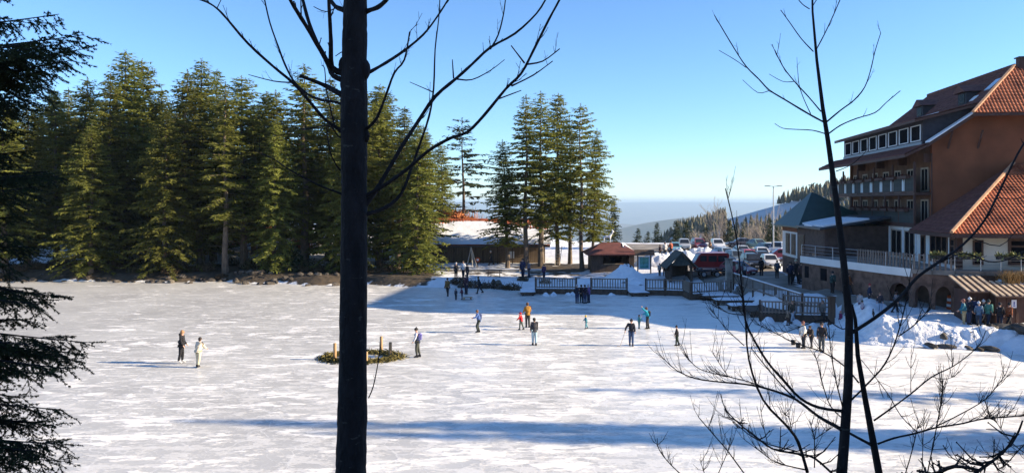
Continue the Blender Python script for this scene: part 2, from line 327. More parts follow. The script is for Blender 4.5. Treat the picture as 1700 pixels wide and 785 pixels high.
# ------------------------------------------------------------------ conifers
def kites(base, d, l, w, side, up):
    """folded leaf-spray quads as two triangles each"""
    tip = base + d * l[:, None]; mid = base + d * (l * .42)[:, None] + up * (-.12 * l)[:, None] * .3
    a = mid + side * (w * .5)[:, None]; b = mid - side * (w * .5)[:, None]; return np.stack([base, a, tip, b], 1)
def spruce_mesh(seed, H, Rm, cb, dens=1.0, droop=.35, gaps=.0, needle=NEEDLE, step=.40, prof=.8, bark=SBARK):
    g = np.random.default_rng(seed); K = []; tb = MB(); lean = g.normal(0, .008, 2)
    def axis_at(z): return np.array([lean[0] * z + .08 * math.sin(z * .5 + seed), lean[1] * z, z])
    zs = np.linspace(-.4, H, 9); tb.tube([axis_at(z) for z in zs], [max(.015, .011 * H * (1 - max(z, 0) / H) ** .9 * (1.25 if z < .3 else 1)) for z in zs], 8)
    z = cb * H
    sect = g.uniform(.55, 1.3, 14)
    while z < H * .99:
        rel = (z - cb * H) / (H - cb * H); nb = int(g.integers(4, 7)) if rel < .95 else 4
        a0 = g.uniform(0, 6.28)
        z_l = z
        for k in range(nb):
            z = min(H * .985, max(cb * H * .8, z_l + g.uniform(-.6, .6) * step * (1 - .5 * rel)))
            az = a0 + k * 6.283 / nb + g.normal(0, .22)
            if g.random() < gaps * (1 - .5 * rel): continue
            Lb = (Rm * (1 - rel) ** prof * (.62 + .38 * min(1, rel * 5 + .25)) * g.uniform(.62, 1.15) * sect[int((az % 6.283) / 6.283 * 7) + (7 if rel > .5 else 0)]) + .16
            dr = droop * (1.25 - 1.1 * rel) * g.uniform(.35, 1.55); u0 = .12 + .55 * max(0, rel - .55)
            n = max(3, int(Lb / .15 * dens)); s = np.linspace(.1, 1, n) ** .9
            o = np.array([math.cos(az), math.sin(az), 0]); t = np.array([-o[1], o[0], 0])
            P = axis_at(z)[None] + o * (Lb * s)[:, None] + np.array([0, 0, 1]) * (Lb * (u0 * s - dr * s * s + .16 * dr * s ** 4))[:, None] + t * (g.normal(0, .03, n) * Lb)[:, None]
            if Lb > .7: tb.tube([axis_at(z), P[n // 3], P[2 * n // 3], P[-1]], [.012 + .010 * Lb, .010 + .005 * Lb, .009, .004], 3, False)
            for sd in (-1, 1):
                an = g.uniform(.6, 1.25, n); dd = o * np.cos(an)[:, None] + t * (sd * np.sin(an))[:, None] + np.array([0, 0, 1]) * g.uniform(-.75, .08, n)[:, None]
                dd /= np.linalg.norm(dd, axis=1)[:, None]; l = (.22 + .30 * Lb ** .5 * (1 - s * .65)) * g.uniform(.65, 1.25, n); w = l * g.uniform(.26, .46, n)
                sv = np.cross(dd, np.array([0, 0, .7]) + g.normal(0, .9, (n, 3))); sv /= np.linalg.norm(sv, axis=1)[:, None] + 1e-9
                K.append(kites(P + g.normal(0, .03, (n, 3)), dd, l, w, sv, np.tile([0, 0, 1.], (n, 1))))
            m = int(n * .9); idx = g.integers(0, n, m); dd = np.stack([o[0] * .25 + g.normal(0, .3, m), o[1] * .25 + g.normal(0, .3, m), -np.ones(m) + g.uniform(0, .5, m)], 1); dd /= np.linalg.norm(dd, axis=1)[:, None]
            l = (.16 + .26 * min(1, Lb / 2)) * g.uniform(.5, 1.3, m); sv = np.cross(dd, g.normal(0, 1, (m, 3))); sv /= np.linalg.norm(sv, axis=1)[:, None] + 1e-9
            K.append(kites(P[idx] + g.normal(0, .05, (m, 3)), dd, l, l * .34, sv, np.tile([0, 0, 1.], (m, 1))))
            K.append(kites(P[-1:], (o * .9 + np.array([0, 0, .1 - dr * .4]))[None], np.array([.34]), np.array([.11]), t[None], np.array([[0, 0, 1.]])))
        z = z_l + step * (1 - .45 * rel) * g.uniform(.75, 1.3)
    for q in range(10):
        a = g.uniform(0, 6.28); K.append(kites(axis_at(H - q * .09)[None], np.array([[math.cos(a) * .45, math.sin(a) * .45, .8]]), np.array([.3]), np.array([.09]), np.array([[-math.sin(a), math.cos(a), 0]]), np.array([[0, 0, 1.]])))
    # dead snags below the crown
    for q in range(int(14 * cb * H / 3)):
        zz = g.uniform(.12 * H * min(1, cb * 6), cb * H * 1.25 + .5); a = g.uniform(0, 6.28); b0 = axis_at(zz); ln = g.uniform(.4, 1.5)
        tb.tube([b0, b0 + np.array([math.cos(a) * ln, math.sin(a) * ln, -ln * g.uniform(-.1, .35)])], [.03, .006], 3, False)
    K = np.concatenate(K); V = K.reshape(-1, 3); b = np.arange(len(K)) * 4
    Fa = np.concatenate([np.stack([b, b + 1, b + 2], 1), np.stack([b, b + 2, b + 3], 1)])
    return tb.mesh('trunk', bark), npmesh('crown', V, Fa, needle)
def tree(name, meshes, loc, label, scale=1.0, rz=None, group=None, sxy=1.0):
    o = thing(name, label, 'tree', loc, rnd.uniform(0, 6.28) if rz is None else rz, group); o.scale = (scale * sxy, scale * sxy, scale)
    link('trunk', meshes[0], o); link('crown', meshes[1], o); return o
SP = {'A': spruce_mesh(1, 25, 3.4, .12, 1.0, .36, .10, prof=.62), 'B': spruce_mesh(2, 26, 3.9, .08, 1.0, .42, .10, prof=.66), 'C': spruce_mesh(3, 24, 3.0, .18, 1.0, .34, .14, prof=.6),
      'G': spruce_mesh(14, 25, 3.2, .16, 1.0, .40, .16, prof=.55), 'H': spruce_mesh(15, 24, 3.7, .06, 1.0, .30, .08, prof=.85), 'D': spruce_mesh(4, 22, 3.2, .26, 1.0, .30, .18, step=.5), 'E': spruce_mesh(5, 20, 4.0, .03, 1.1, .50), 'F': spruce_mesh(6, 21, 4.2, .24, .9, .30, .30, needle=NEEDLE, step=.62, prof=.6)}
PINE = spruce_mesh(11, 16, 3.3, .25, .9, .22, .38, needle=NEEDLE2, step=.85, prof=.55)
SMALL = spruce_mesh(12, 9, 2.2, .05, 1.1, .25, needle=NEEDLE2)
HT = {'G': 25, 'H': 24, 'A': 25, 'B': 26, 'C': 24, 'D': 22, 'E': 20, 'F': 21}
def put_spruce(kind, px, topy, Y, label, group, sxy=1.0, dx=0, name='spruce_tree'):
    X = (px - 850) * Y / F; z = hz(X, Y); top = H0 - (topy - YH) * Y / F; s = (top - z) / HT[kind]
    return tree(name, SP[kind], (X, Y, z - .05), label, s, None, group, 1.6 * sxy / max(s, .1) ** .5)
g1 = 'tall spruces of the lakeside forest row'
LB1 = 'tall olive green spruce in the front row of the lakeside forest'
LBK = {'G': 'shaggy spruce with uneven outline in the lakeside forest row', 'H': 'evenly tapering spruce in the lakeside forest row', 'A': 'full pointed spruce with dense crown in the lakeside forest row', 'B': 'broad dark crowned spruce in the lakeside forest row', 'C': 'slim spruce with short branches in the lakeside forest row', 'D': 'spruce with see-through crown in the lakeside forest row', 'E': 'low bushy spruce branched to the ground at the lakeside forest edge'}
for px, ty, Y, k, w in [(8, 165, 87.5, 'A', 1), (45, 172, 91, 'B', 1), (95, 150, 96, 'G', 1), (135, 130, 100, 'C', 1.1), (150, 205, 87.5, 'E', .85), (178, 122, 91, 'H', 1), (206, 84, 95, 'B', 1.1), (238, 98, 99, 'G', 1.05), (262, 150, 103, 'C', 1), (272, 180, 87.5, 'E', .8), (300, 118, 91, 'C', 1.05), (332, 98, 95, 'B', 1.0), (354, 115, 99, 'H', 1), (405, 128, 93, 'G', 1.1), (437, 152, 97, 'G', 1), (455, 200, 88, 'E', .7),
                        (472, 150, 91.5, 'C', 1.05), (507, 108, 95, 'D', 1.2), (545, 128, 99, 'H', 1), (572, 190, 88, 'E', .7), (590, 125, 92, 'B', .95), (628, 140, 96, 'A', 1), (640, 152, 104, 'G', 1), (668, 178, 98, 'H', 1), (660, 215, 90, 'C', 1)]:
    put_spruce(k, px, ty, Y, LBK[k], g1, w)
put_spruce('D', 375, 138, 88.2, 'thin spruce with a bare pale trunk showing through sparse branches', None, .95)
o = put_spruce('E', 690, 205, 86.5, 'sunlit bushy spruce with branches hanging to the lake edge', None, .85)
LB2 = 'spruce standing deeper in the forest behind the lakeside row'; g2 = 'spruces deeper in the forest'
gr = np.random.default_rng(5)
for px in range(-60, 660, 28):
    put_spruce('ABCDGH'[gr.integers(0, 6)], px + gr.uniform(-14, 14), 165 + gr.uniform(-22, 45), gr.uniform(105, 116), LB2, g2, 1.0)
for px in range(-40, 480, 58):
    put_spruce('AC'[gr.integers(0, 2)], px + gr.uniform(-14, 14), 190 + gr.uniform(-12, 30), gr.uniform(118, 130), LB2, g2, 1.1)
for px, ty, Y in [(712, 208, 104), (738, 232, 112)]:
    put_spruce('C', px, ty, Y, 'dark spruce behind the snow covered barn', 'dark spruces behind the barn', .8)
X = (770 - 850) * 118 / F; tree('pine_tree', PINE, (X, 118, hz(X, 118)), 'open airy conifer with layered branches behind the barn roof', (H0 - (197 - YH) * 118 / F - hz(X, 118)) / 16, 1.0, None, 1.5)
g3 = 'spruces standing together between barn and kiosk'
for px, ty, Y, k, w in [(843, 232, 93, 'C', 1.05), (872, 158, 91.5, 'D', 1.15), (899, 152, 94, 'D', 1.25), (925, 155, 97, 'G', .95), (966, 172, 91, 'F', .95), (946, 196, 98, 'D', 1.0), (984, 214, 96, 'C', .8)]:
    put_spruce(k, px, ty, Y, 'tall spruce with long bare lower trunk in the clump between barn and kiosk', g3, w * .78)
for px, ty, Y, lab in [(1018, 329, 118, 'pointed dark young spruce rising behind the brown roofed kiosk'), (1090, 369, 150, 'small dark conifer beyond the snow mounds of the car park')]:
    X = (px - 850) * Y / F; z = hz(X, Y); tree('young_spruce', SMALL, (X, Y, z - .1), lab, (H0 - (ty - YH) * Y / F - z) / 9, None, None, 1.0)
for px, ty, Y in [(1122, 366, 148), (1139, 367, 150), (1060, 378, 152), (1076, 383, 146)]:
    X = (px - 850) * Y / F; z = hz(X, Y); tree('young_spruce', SMALL, (X, Y, z - .1), 'young conifer on the brink behind the parked cars', (H0 - (ty - YH) * Y / F - z) / 9, None, 'young conifers along the brink', 1.1)
# wood on the right shore and the near slope (outside the frame; it shades the ice and the trees by the camera)
for X, Y, h, k in [(37, 27.2, 15.5, 'C'), (41, 25.8, 13.5, 'C'), (46, 26.6, 12.5, 'C'), (34, 26.4, 10, 'C'), (48.5, 32.6, 13, 'F'), (38, 20.5, 14, 'D'), (17, 5.4, 15, 'B'), (21, 4.2, 17, 'A'), (25, 6.5, 18, 'B'), (22, 10, 15, 'C'), (17, 1.5, 16, 'B'), (29, 12, 15, 'A'), (30, 4, 20, 'C'), (19, 7.6, 15, 'E'), (27, 2, 19, 'B')]:
    tree('spruce_tree', SP[k], (X, Y, hz(X, Y) - .05), 'shade giving spruce on the near right shore', h / HT[k], None, 'spruces on the near right shore', .8 if Y > 18 else 1.2)

# far hillside wood as one mass
far_v = []; far_f = []
g = np.random.default_rng(8)
def cone(x, y, z, h, r):
    o = len(far_v); n = 5
    for t, (zz, rr) in enumerate([(0.08, 1), (.4, .62), (.38, .75), (.72, .32), (.7, .45)]):
        for k in range(n):
            a = 6.283 * k / n + t * .6 + x; q = rr * r * g.uniform(.75, 1.2); far_v.append((x + q * math.cos(a), y + q * math.sin(a), z + zz * h))
    far_v.append((x, y, z + h)); tp = o + 5 * n
    for lo_, hi_ in ((0, 1), (2, 3)):
        for k in range(n): far_f.append((o + lo_ * n + k, o + lo_ * n + (k + 1) % n, o + hi_ * n + (k + 1) % n)); far_f.append((o + lo_ * n + k, o + hi_ * n + (k + 1) % n, o + hi_ * n + k))
    for k in range(n): far_f.append((o + 4 * n + k, o + 4 * n + (k + 1) % n, tp))
def piste(x, y):   # px row of open snow slopes on the hillside
    u = 850 + F * x / y
    return None
cand = 0
while cand < 2700:
    cand += 1
    Y = g.uniform(330, 830); u = g.uniform(1060, 1460); X = (u - 850) * Y / F; z = hz(X, Y) if cand % 1 == 0 else 0
    v = YH + F * (H0 - z) / Y
    # open pistes are left free of trees
    if 1205 < u < 1345 and (349 - (u - 1205) * .10) < v < (384 - (u - 1205) * .16): continue
    if 1120 < u < 1210 and (398 - (u - 1130) * .18) < v < (409 - (u - 1130) * .2): continue
    if g.random() < .25 and v > 380: continue
    cone(X, Y, z, g.uniform(7, 13), g.uniform(1.7, 2.8))
FARN = M('far_wood', (.05, .055, .035), .9, .4, .05, col2=(.11, .10, .06), world_co=True)
tag(link('hillside_wood', npmesh('hillside_wood', far_v, far_f, FARN)), 'dark conifer wood covering the far hillside beyond the car park', 'wood', kind='stuff')

# ------------------------------------------------------------------ bare broadleaf trees
def limb(mb, pts, r0, r1, n=6, seed=0, twigs=0, tl=.35):
    pts = [Vector(p) for p in pts]; g = random.Random(seed); out = []
    # smooth by Catmull-Rom
    for i in range(len(pts) - 1):
        a, b, c_, d = pts[max(i - 1, 0)], pts[i], pts[i + 1], pts[min(i + 2, len(pts) - 1)]
        for k in range(3):
            t = k / 3; out.append(.5 * ((2 * b) + (c_ - a) * t + (2 * a - 5 * b + 4 * c_ - d) * t * t + (3 * b - a - 3 * c_ + d) * t ** 3))
    out.append(pts[-1]); m = len(out)
    mb.tube(out, [(r0 + (r1 - r0) * (i / (m - 1)) ** .8) * (1 + .10 * g.uniform(-1, 1)) for i in range(m)], n)
    for q in range(twigs):
        i = g.randint(m // 4, m - 1); p = out[i]; d = (out[min(i + 1, m - 1)] - out[max(i - 1, 0)]).normalized()
        s = Vector((g.uniform(-1, 1), g.uniform(-1, 1), g.uniform(-.1, 1))); dr = (d * .75 + s * .7).normalized(); l = tl * g.uniform(.25, 1); rr = max(.0022, r1 * .6)
        up = Vector((0, 0, .25 * l)); pm = p + dr * l * .5; pe = p + dr * l + up
        mb.tube([p, pm, pe], [rr, rr * .8, rr * .45], 4, True); mb.ball(pe, rr * .9, 4, 3)
        if l > .08:
            for w_ in range(2): s2 = Vector((g.uniform(-1, 1), g.uniform(-1, 1), g.uniform(-.2, 1))); b_ = p.lerp(pm, g.uniform(.4, 1)) if w_ else pm.lerp(pe, g.uniform(.1, .7)); mb.tube([b_, b_ + (dr * .6 + s2 * .6).normalized() * l * g.uniform(.2, .45)], [rr * .6, rr * .35], 3, True)
    return out
TY = 6.2
REG = []
def reg_curve(P): 
    for p in P: REG.append((850 + F * p.x / p.y, YH + F * (H0 - p.z) / p.y, p.y))
def attach(pp, s, ox, oy, w0, w1, d, default):
    q = [(ox + x / s, oy + y / s) for x, y in pp]; rev = w1 > w0
    b = q[-1] if rev else q[0]; near = min(REG, key=lambda r: (r[0] - b[0]) ** 2 + (r[1] - b[1]) ** 2) if REG else None
    Y0 = near[2] if near and math.hypot(near[0] - b[0], near[1] - b[1]) < 26 else default
    n = len(q); P = [At(x, y, Y0 + d * ((n - 1 - i) if rev else i) / max(1, n - 1)) for i, (x, y) in enumerate(q)]; return P
def tpx(pts, s, ox, oy, Y0, Y1, r0=1, r1=1):     # zoom-crop coordinates -> points at depth Y0..Y1
    n = len(pts); return [At(ox + x / s, oy + y / s, Y0 + (Y1 - Y0) * i / max(1, n - 1)) for i, (x, y) in enumerate(pts)]
tr = thing('bare_tree', 'dark bare broadleaf tree with thick straight trunk in the foreground', 'tree', (At(588, 0, TY).x, TY, hz(At(588, 0, TY).x, TY)))
tl_ = tr.location
tb = MB(); ctr = [(590, -160, 19), (590, 0, 20.5), (588, 110, 22.5), (588, 190, 24), (588, 300, 22.5), (587, 500, 24), (585, 700, 26), (582, 800, 27.5), (580, 1100, 33), (578, 1290, 40), (577, 1370, 52)]; ctr = [(x, y, r_ * .93) for x, y, r_ in ctr]
pts = []; rr = []
for i in range(len(ctr) - 1):
    for k in range(16):
        t = k / 16; a, b = ctr[i], ctr[i + 1]; pts.append(At(a[0] + (b[0] - a[0]) * t, a[1] + (b[1] - a[1]) * t, TY)); rr.append((a[2] + (b[2] - a[2]) * t) * TY / F * (1 + rnd.uniform(-.025, .025)))
tb.tube(pts, rr, 30); reg_curve(pts)
for x, y, r_ in [(569, 108, .035), (606, 116, .045), (571, 140, .03), (608, 226, .03)]: tb.ball(At(x, y, TY - .02), (r_, r_, r_ * 1.9))
vn_ = np.array(tb.v); an_ = np.arctan2(vn_[:, 1] - TY, vn_[:, 0] - tl_.x); k_ = 1 + .07 * (fbm(an_ * 2.2 + 7, vn_[:, 2] * 1.7, 3) - .47) + .06 * (fbm(an_ * 9 + 30, vn_[:, 2] * 5, 5) - .47); vn_[:, 0] = tl_.x + (vn_[:, 0] - tl_.x) * k_; vn_[:, 1] = TY + (vn_[:, 1] - TY) * k_; tb.v = [tuple(q_) for q_ in vn_]
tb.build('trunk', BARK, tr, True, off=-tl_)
lb = MB(); px = TY / F
c1 = (2.616, 320, 0); c2 = (1.961, 600, 0)
for k, (pp, cc, y1, w0, w1, tw) in enumerate([
    ([(610, 330), (590, 285), (545, 200), (505, 100), (478, 0), (460, -80)], c1, 6.5, 9, 5, 4), ([(605, 300), (560, 225), (490, 110), (440, 30), (400, -40)], c1, 5.6, 9, 5, 6), ([(606, 290), (600, 180), (595, 80), (588, -40)], c1, 5.9, 8, 5, 3),
    ([(625, 555), (570, 515), (510, 445), (440, 365), (350, 290), (240, 190), (150, 85), (105, 38), (60, 10), (0, -10)], c1, 5.4, 6, 2.4, 12), ([(625, 445), (560, 435), (500, 410), (440, 355), (400, 280), (370, 200), (335, 100), (312, 0), (300, -60)], c1, 6.9, 5, 2.0, 8),
    ([(440, 360), (350, 353), (242, 325)], c1, 6.8, 2.4, 1.4, 3), ([(630, 590), (590, 545), (490, 562), (425, 545)], c1, 5.5, 3, 1.5, 3), ([(622, 560), (598, 470), (580, 390), (573, 300), (560, 285)], c1, 6.6, 3.2, 1.6, 5), ([(636, 735), (600, 670), (585, 590), (580, 545)], c1, 5.6, 3, 1.4, 3),
    ([(640, 840), (560, 810), (480, 770), (400, 725), (350, 690), (270, 655)], c1, 5.3, 4, 1.6, 6), ([(625, 400), (580, 375), (520, 350), (465, 330)], c1, 6.0, 10, 6, 0), ([(655, 45), (620, 30), (590, -10)], c1, 6.4, 9, 7, 0), ([(640, 30), (580, 52), (525, 30)], c1, 6.0, 2.4, 1.2, 2),
    ([(655, 225), (620, 245)], c1, 6.1, 2.4, 1.4, 0), ([(755, 50), (800, 35), (837, 5), (870, -40)], c1, 5.8, 9, 6, 0),
    ([(16, 242), (80, 205), (140, 165), (200, 115), (240, 65), (282, 0), (300, -40)], c2, 6.8, 6, 2.2, 10), ([(12, 425), (50, 385), (80, 310), (107, 238), (140, 195), (157, 105)], c2, 5.7, 6, 2.0, 7),
    ([(12, 670), (60, 600), (130, 480), (185, 395), (240, 315), (310, 255), (360, 210), (420, 155), (500, 110), (570, 45), (605, -10)], c2, 6.9, 8, 3.0, 12), ([(420, 160), (445, 115), (462, 50), (470, -10)], c2, 6.6, 3.4, 2, 3),
    ([(12, 640), (80, 600), (150, 550), (220, 490), (290, 450), (345, 430), (400, 375), (470, 290), (520, 240), (560, 165), (610, 65), (645, 0), (660, -40)], c2, 5.3, 7, 2.6, 12), ([(12, 700), (80, 675), (130, 630), (160, 555), (190, 470), (220, 380), (235, 290), (240, 160), (252, 60), (256, -20)], c2, 6.6, 7, 1.8, 10),
    ([(540, 210), (590, 200), (645, 160)], c2, 5.4, 2.6, 1.4, 2), ([(490, 280), (560, 245), (622, 200)], c2, 5.5, 2.6, 1.4, 2), ([(310, 258), (360, 260), (420, 230), (466, 195)], c2, 6.6, 2.6, 1.3, 1), ([(530, 205), (488, 150)], c2, 5.4, 2.4, 1.4, 0), ([(300, 255), (296, 195)], c2, 6.4, 2.4, 1.6, 0), ([(232, 300), (158, 268)], c2, 6.5, 2.2, 1.3, 0), ([(440, 325), (520, 295)], c2, 5.4, 2.2, 1.2, 0)]):
    P = attach(pp, *cc, w0, w1, y1 - TY, TY); lb = MB()
    q0x = cc[1] + pp[0][0] / cc[0]; q0y = cc[2] + pp[0][1] / cc[0]
    if abs(q0x - 588) < 50: P = [At(588 + (q0x - 588) * .35, q0y + 9, TY)] + [At(q0x, q0y, TY)] + P[1:]
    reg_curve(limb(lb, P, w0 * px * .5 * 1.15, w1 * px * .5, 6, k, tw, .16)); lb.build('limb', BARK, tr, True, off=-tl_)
lb = MB(); limb(lb, [At(612, 660, TY), At(620, 640, 6.15), At(628, 600, 6.1), At(631, 575, 6.08)], 2.2 * px * .5, 1.6 * px * .5, 5, 90, 3, .06)
lb.build('limb', BARK, tr, True, off=-tl_)

TY2 = 5.5; px2 = TY2 / F
b2 = At(1412, 0, TY2); st = thing('bare_sapling', 'slender bare sapling with thin black twigs in front of the hotel', 'tree', (b2.x, TY2, hz(b2.x, TY2)))
sl_ = st.location; tb = MB()
stem = [(1348, -40, 3.2), (1349, 20, 4), (1356, 100, 5.5), (1366, 180, 7.5), (1374, 230, 9), (1388, 330, 11.5), (1400, 430, 13), (1410, 530, 14.5), (1408, 640, 17), (1401, 740, 19), (1396, 800, 21), (1392, 1000, 26), (1394, 1320, 34), (1395, 1420, 46)]
limb_pts = [At(x, y, TY2) for x, y, r_ in stem]; out = []
tb.tube(limb_pts, [r_ * px2 * .42 for x, y, r_ in stem], 10); REG.clear()
for a_, b_ in zip(limb_pts[:-1], limb_pts[1:]): reg_curve([a_.lerp(b_, k / 12) for k in range(12)])
q1 = [(1414, 505), (1420, 530), (1424, 590), (1436, 660), (1450, 735), (1462, 800), (1480, 1000), (1490, 1400)]
q1p = [At(x, y, TY2 + dy_) for (x, y), dy_ in zip(q1, (.0, .08, .18, .28, .33, .35, .35, .35))]; tb.tube(q1p, [w * px2 * .5 for w in (4, 6, 8, 10, 12.5, 14, 18, 26)], 8)
for a_, b_ in zip(q1p[:-1], q1p[1:]): reg_curve([a_.lerp(b_, k / 10) for k in range(10)])
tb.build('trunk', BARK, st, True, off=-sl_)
lb = MB(); c3 = (2.618, 1170, 0); c8 = (2.574, 1080, 480); c4 = (1, 0, 0)
LIM = [([(515, 530), (450, 495), (350, 435), (280, 392), (235, 345), (180, 290), (130, 215), (70, 115), (42, 68)], c3, 5.9, 4.6, 2, 5), ([(505, 485), (450, 420), (390, 355), (340, 290), (305, 220)], c3, 5.2, 3.6, 1.6, 5), ([(460, 495), (430, 430), (410, 370), (405, 320)], c3, 5.3, 2.2, 1.4, 3),
    ([(472, 225), (420, 170), (370, 100), (330, 45)], c3, 5.8, 2.8, 1.6, 2), ([(480, 225), (520, 150), (560, 65), (592, -10)], c3, 5.2, 3, 1.8, 3), ([(455, 40), (425, 20), (395, -15)], c3, 5.4, 2.4, 1.6, 1), ([(465, 35), (495, -15)], c3, 5.6, 2.4, 1.6, 0),
    ([(530, 530), (590, 480), (650, 435), (695, 380), (720, 310), (740, 225), (765, 145)], c3, 5.9, 4, 1.8, 5), ([(540, 580), (590, 545), (660, 515), (740, 490), (790, 445), (850, 395)], c3, 5.1, 3.6, 1.6, 2), ([(525, 582), (470, 567), (400, 563), (340, 558), (305, 538)], c3, 5.9, 3, 1.4, 0),
    ([(280, 395), (230, 403), (165, 348)], c3, 5.8, 2, 1.2, 0), ([(180, 295), (130, 260), (62, 220)], c3, 5.7, 2, 1.2, 0), ([(390, 355), (340, 355), (280, 323)], c3, 5.3, 1.8, 1.1, 0), ([(570, 745), (640, 715), (700, 660)], c3, 5.4, 2.6, 1.2, 1),
    ([(820, 520), (720, 505), (640, 465), (570, 390), (500, 310), (440, 210), (405, 130), (390, 0), (380, -120), (360, -260), (320, -430)], c8, 5.0, 8, 2.0, 10), ([(400, 240), (330, 175), (275, 108)], c8, 5.1, 2.2, 1.4, 2), ([(400, 110), (330, 100), (268, 55)], c8, 5.0, 2.2, 1.4, 0),
    ([(815, 600), (720, 545), (620, 470), (500, 425), (400, 405), (290, 395), (190, 380), (110, 345), (45, 285)], c8, 5.9, 8, 1.8, 14), ([(500, 425), (420, 395), (340, 375), (220, 345), (165, 300), (133, 240)], c8, 5.6, 3.4, 1.4, 8), ([(330, 370), (290, 310), (265, 265)], c8, 5.5, 2, 1.2, 1),
    ([(945, 665), (870, 625), (790, 580), (700, 530), (600, 450), (510, 350), (430, 250)], c8, 5.2, 8, 2.0, 8), ([(670, 780), (630, 650), (580, 580), (480, 470), (420, 300), (405, 120), (395, 20)], c8, 5.0, 8, 2.2, 12), ([(600, 590), (590, 545), (570, 535)], c8, 5.1, 2, 1.2, 1),
    ([(1414, 552), (1453, 527), (1492, 496), (1523, 460), (1560, 434), (1600, 405), (1635, 365), (1663, 310), (1690, 255), (1715, 215)], c4, 6.0, 9, 4, 5), ([(850, 480), (930, 400), (1000, 320), (1050, 210), (1090, 60), (1110, -60)], c8, 5.1, 5, 2, 7), ([(1060, 200), (1130, 150), (1190, 85)], c8, 5.2, 3, 1.5, 2),
    ([(955, 560), (1040, 500), (1120, 440), (1200, 375), (1290, 330), (1360, 280), (1410, 230), (1432, 178)], c8, 5.9, 4.5, 1.8, 4), ([(1290, 330), (1286, 260), (1283, 205)], c8, 5.8, 1.8, 1.2, 0), ([(1112, 440), (1113, 295)], c8, 5.8, 1.8, 1.3, 0), ([(1200, 372), (1250, 385), (1300, 372)], c8, 5.7, 1.6, 1, 0),
    ([(970, 660), (1040, 635), (1130, 615), (1220, 590), (1320, 575), (1420, 553), (1520, 545), (1620, 535)], c8, 5.3, 5, 2.6, 10), ([(1220, 590), (1240, 500), (1250, 420)], c8, 5.4, 3, 1.6, 3), ([(1180, 800), (1210, 650), (1235, 520), (1250, 420)], c8, 5.0, 3, 1.6, 4), ([(1220, 585), (1330, 530), (1430, 470), (1490, 400), (1518, 362)], c8, 5.6, 3, 1.5, 4),
    ([(400, 785), (330, 690), (270, 620), (205, 545)], c8, 4.9, 3, 1.6, 4), ([(300, 445), (320, 510), (380, 575), (440, 620), (520, 680), (620, 700), (700, 720), (790, 800)], c8, 5.0, 1.6, 5, 8), ([(620, 690), (500, 660), (420, 620), (350, 560), (305, 540)], c8, 5.6, 3, 1.2, 3), ([(660, 770), (540, 740), (480, 700), (400, 640)], c8, 5.5, 3, 1.2, 6),
    ([(125, 785), (70, 730), (35, 680), (28, 635)], c8, 4.9, 2.6, 1.4, 2), ([(230, 785), (215, 740)], c8, 5.0, 2, 1.2, 0), ([(290, 785), (340, 670)], c8, 5.0, 2, 1.2, 1), ([(500, 660), (480, 570), (470, 510)], c8, 5.2, 1.8, 1.2, 0), ([(700, 760), (700, 640), (680, 565)], c8, 5.2, 3, 1.4, 4), ([(700, 640), (775, 590)], c8, 5.2, 2, 1.2, 1),
    ([(1590, 560), (1560, 630), (1490, 710), (1400, 775), (1330, 830)], c8, 5.3, 3, 7, 10), ([(1400, 770), (1300, 755), (1220, 790), (1150, 840)], c8, 5.0, 6, 8, 4), ([(1250, 665), (1290, 720), (1370, 760)], c8, 5.1, 1.5, 2.4, 3), ([(1470, 640), (1465, 720)], c8, 5.3, 1.5, 2, 0), ([(1085, 800), (1120, 680), (1145, 565)], c8, 5.0, 2.4, 1.4, 2), ([(1160, 790), (1165, 610)], c8, 5.2, 2, 1.3, 0),
    ([(1600, 700), (1540, 650), (1480, 570), (1450, 550)], c8, 5.3, 2, 1.2, 8), ([(1640, 620), (1570, 690), (1520, 745), (1480, 770)], c8, 5.5, 2.6, 1.6, 10), ([(830, 560), (770, 500), (740, 420), (715, 320), (700, 270)], c8, 5.9, 3.2, 1.4, 4), ([(820, 500), (790, 380), (770, 260), (760, 130)], c8, 5.1, 3.4, 1.4, 4), ([(900, 300), (1010, 440), (1070, 540), (1140, 610)], c8, 5.3, 1.6, 2.2, 3), ([(860, 150), (820, 170), (740, 130), (640, 160), (560, 190)], c8, 5.9, 3.4, 1.4, 4), ([(890, 400), (830, 330), (740, 270), (620, 230), (520, 180), (470, 155)], c8, 5.9, 4.5, 1.6, 8),
    ([(1560, 436), (1600, 420), (1640, 434), (1675, 430), (1720, 405)], c4, 5.7, 3.6, 2.4, 1), ([(1612, 395), (1660, 408), (1690, 380), (1720, 362)], c4, 5.8, 2.4, 1.6, 0), ([(1655, 328), (1690, 330), (1720, 310)], c4, 5.8, 2.4, 1.6, 0)]
for k, (pp, cc, y1, w0, w1, tw) in enumerate(LIM):
    P = attach(pp, *cc, w0, w1, y1 - TY2, TY2 - .3); lb = MB(); reg_curve(limb(lb, P, w0 * px2 * .37, w1 * px2 * .40, 5, 200 + k, (tw * 2 + 6) if cc is c8 else tw, .20 if cc is c8 else .12)); lb.build('limb', BARK, st, True, off=-sl_)

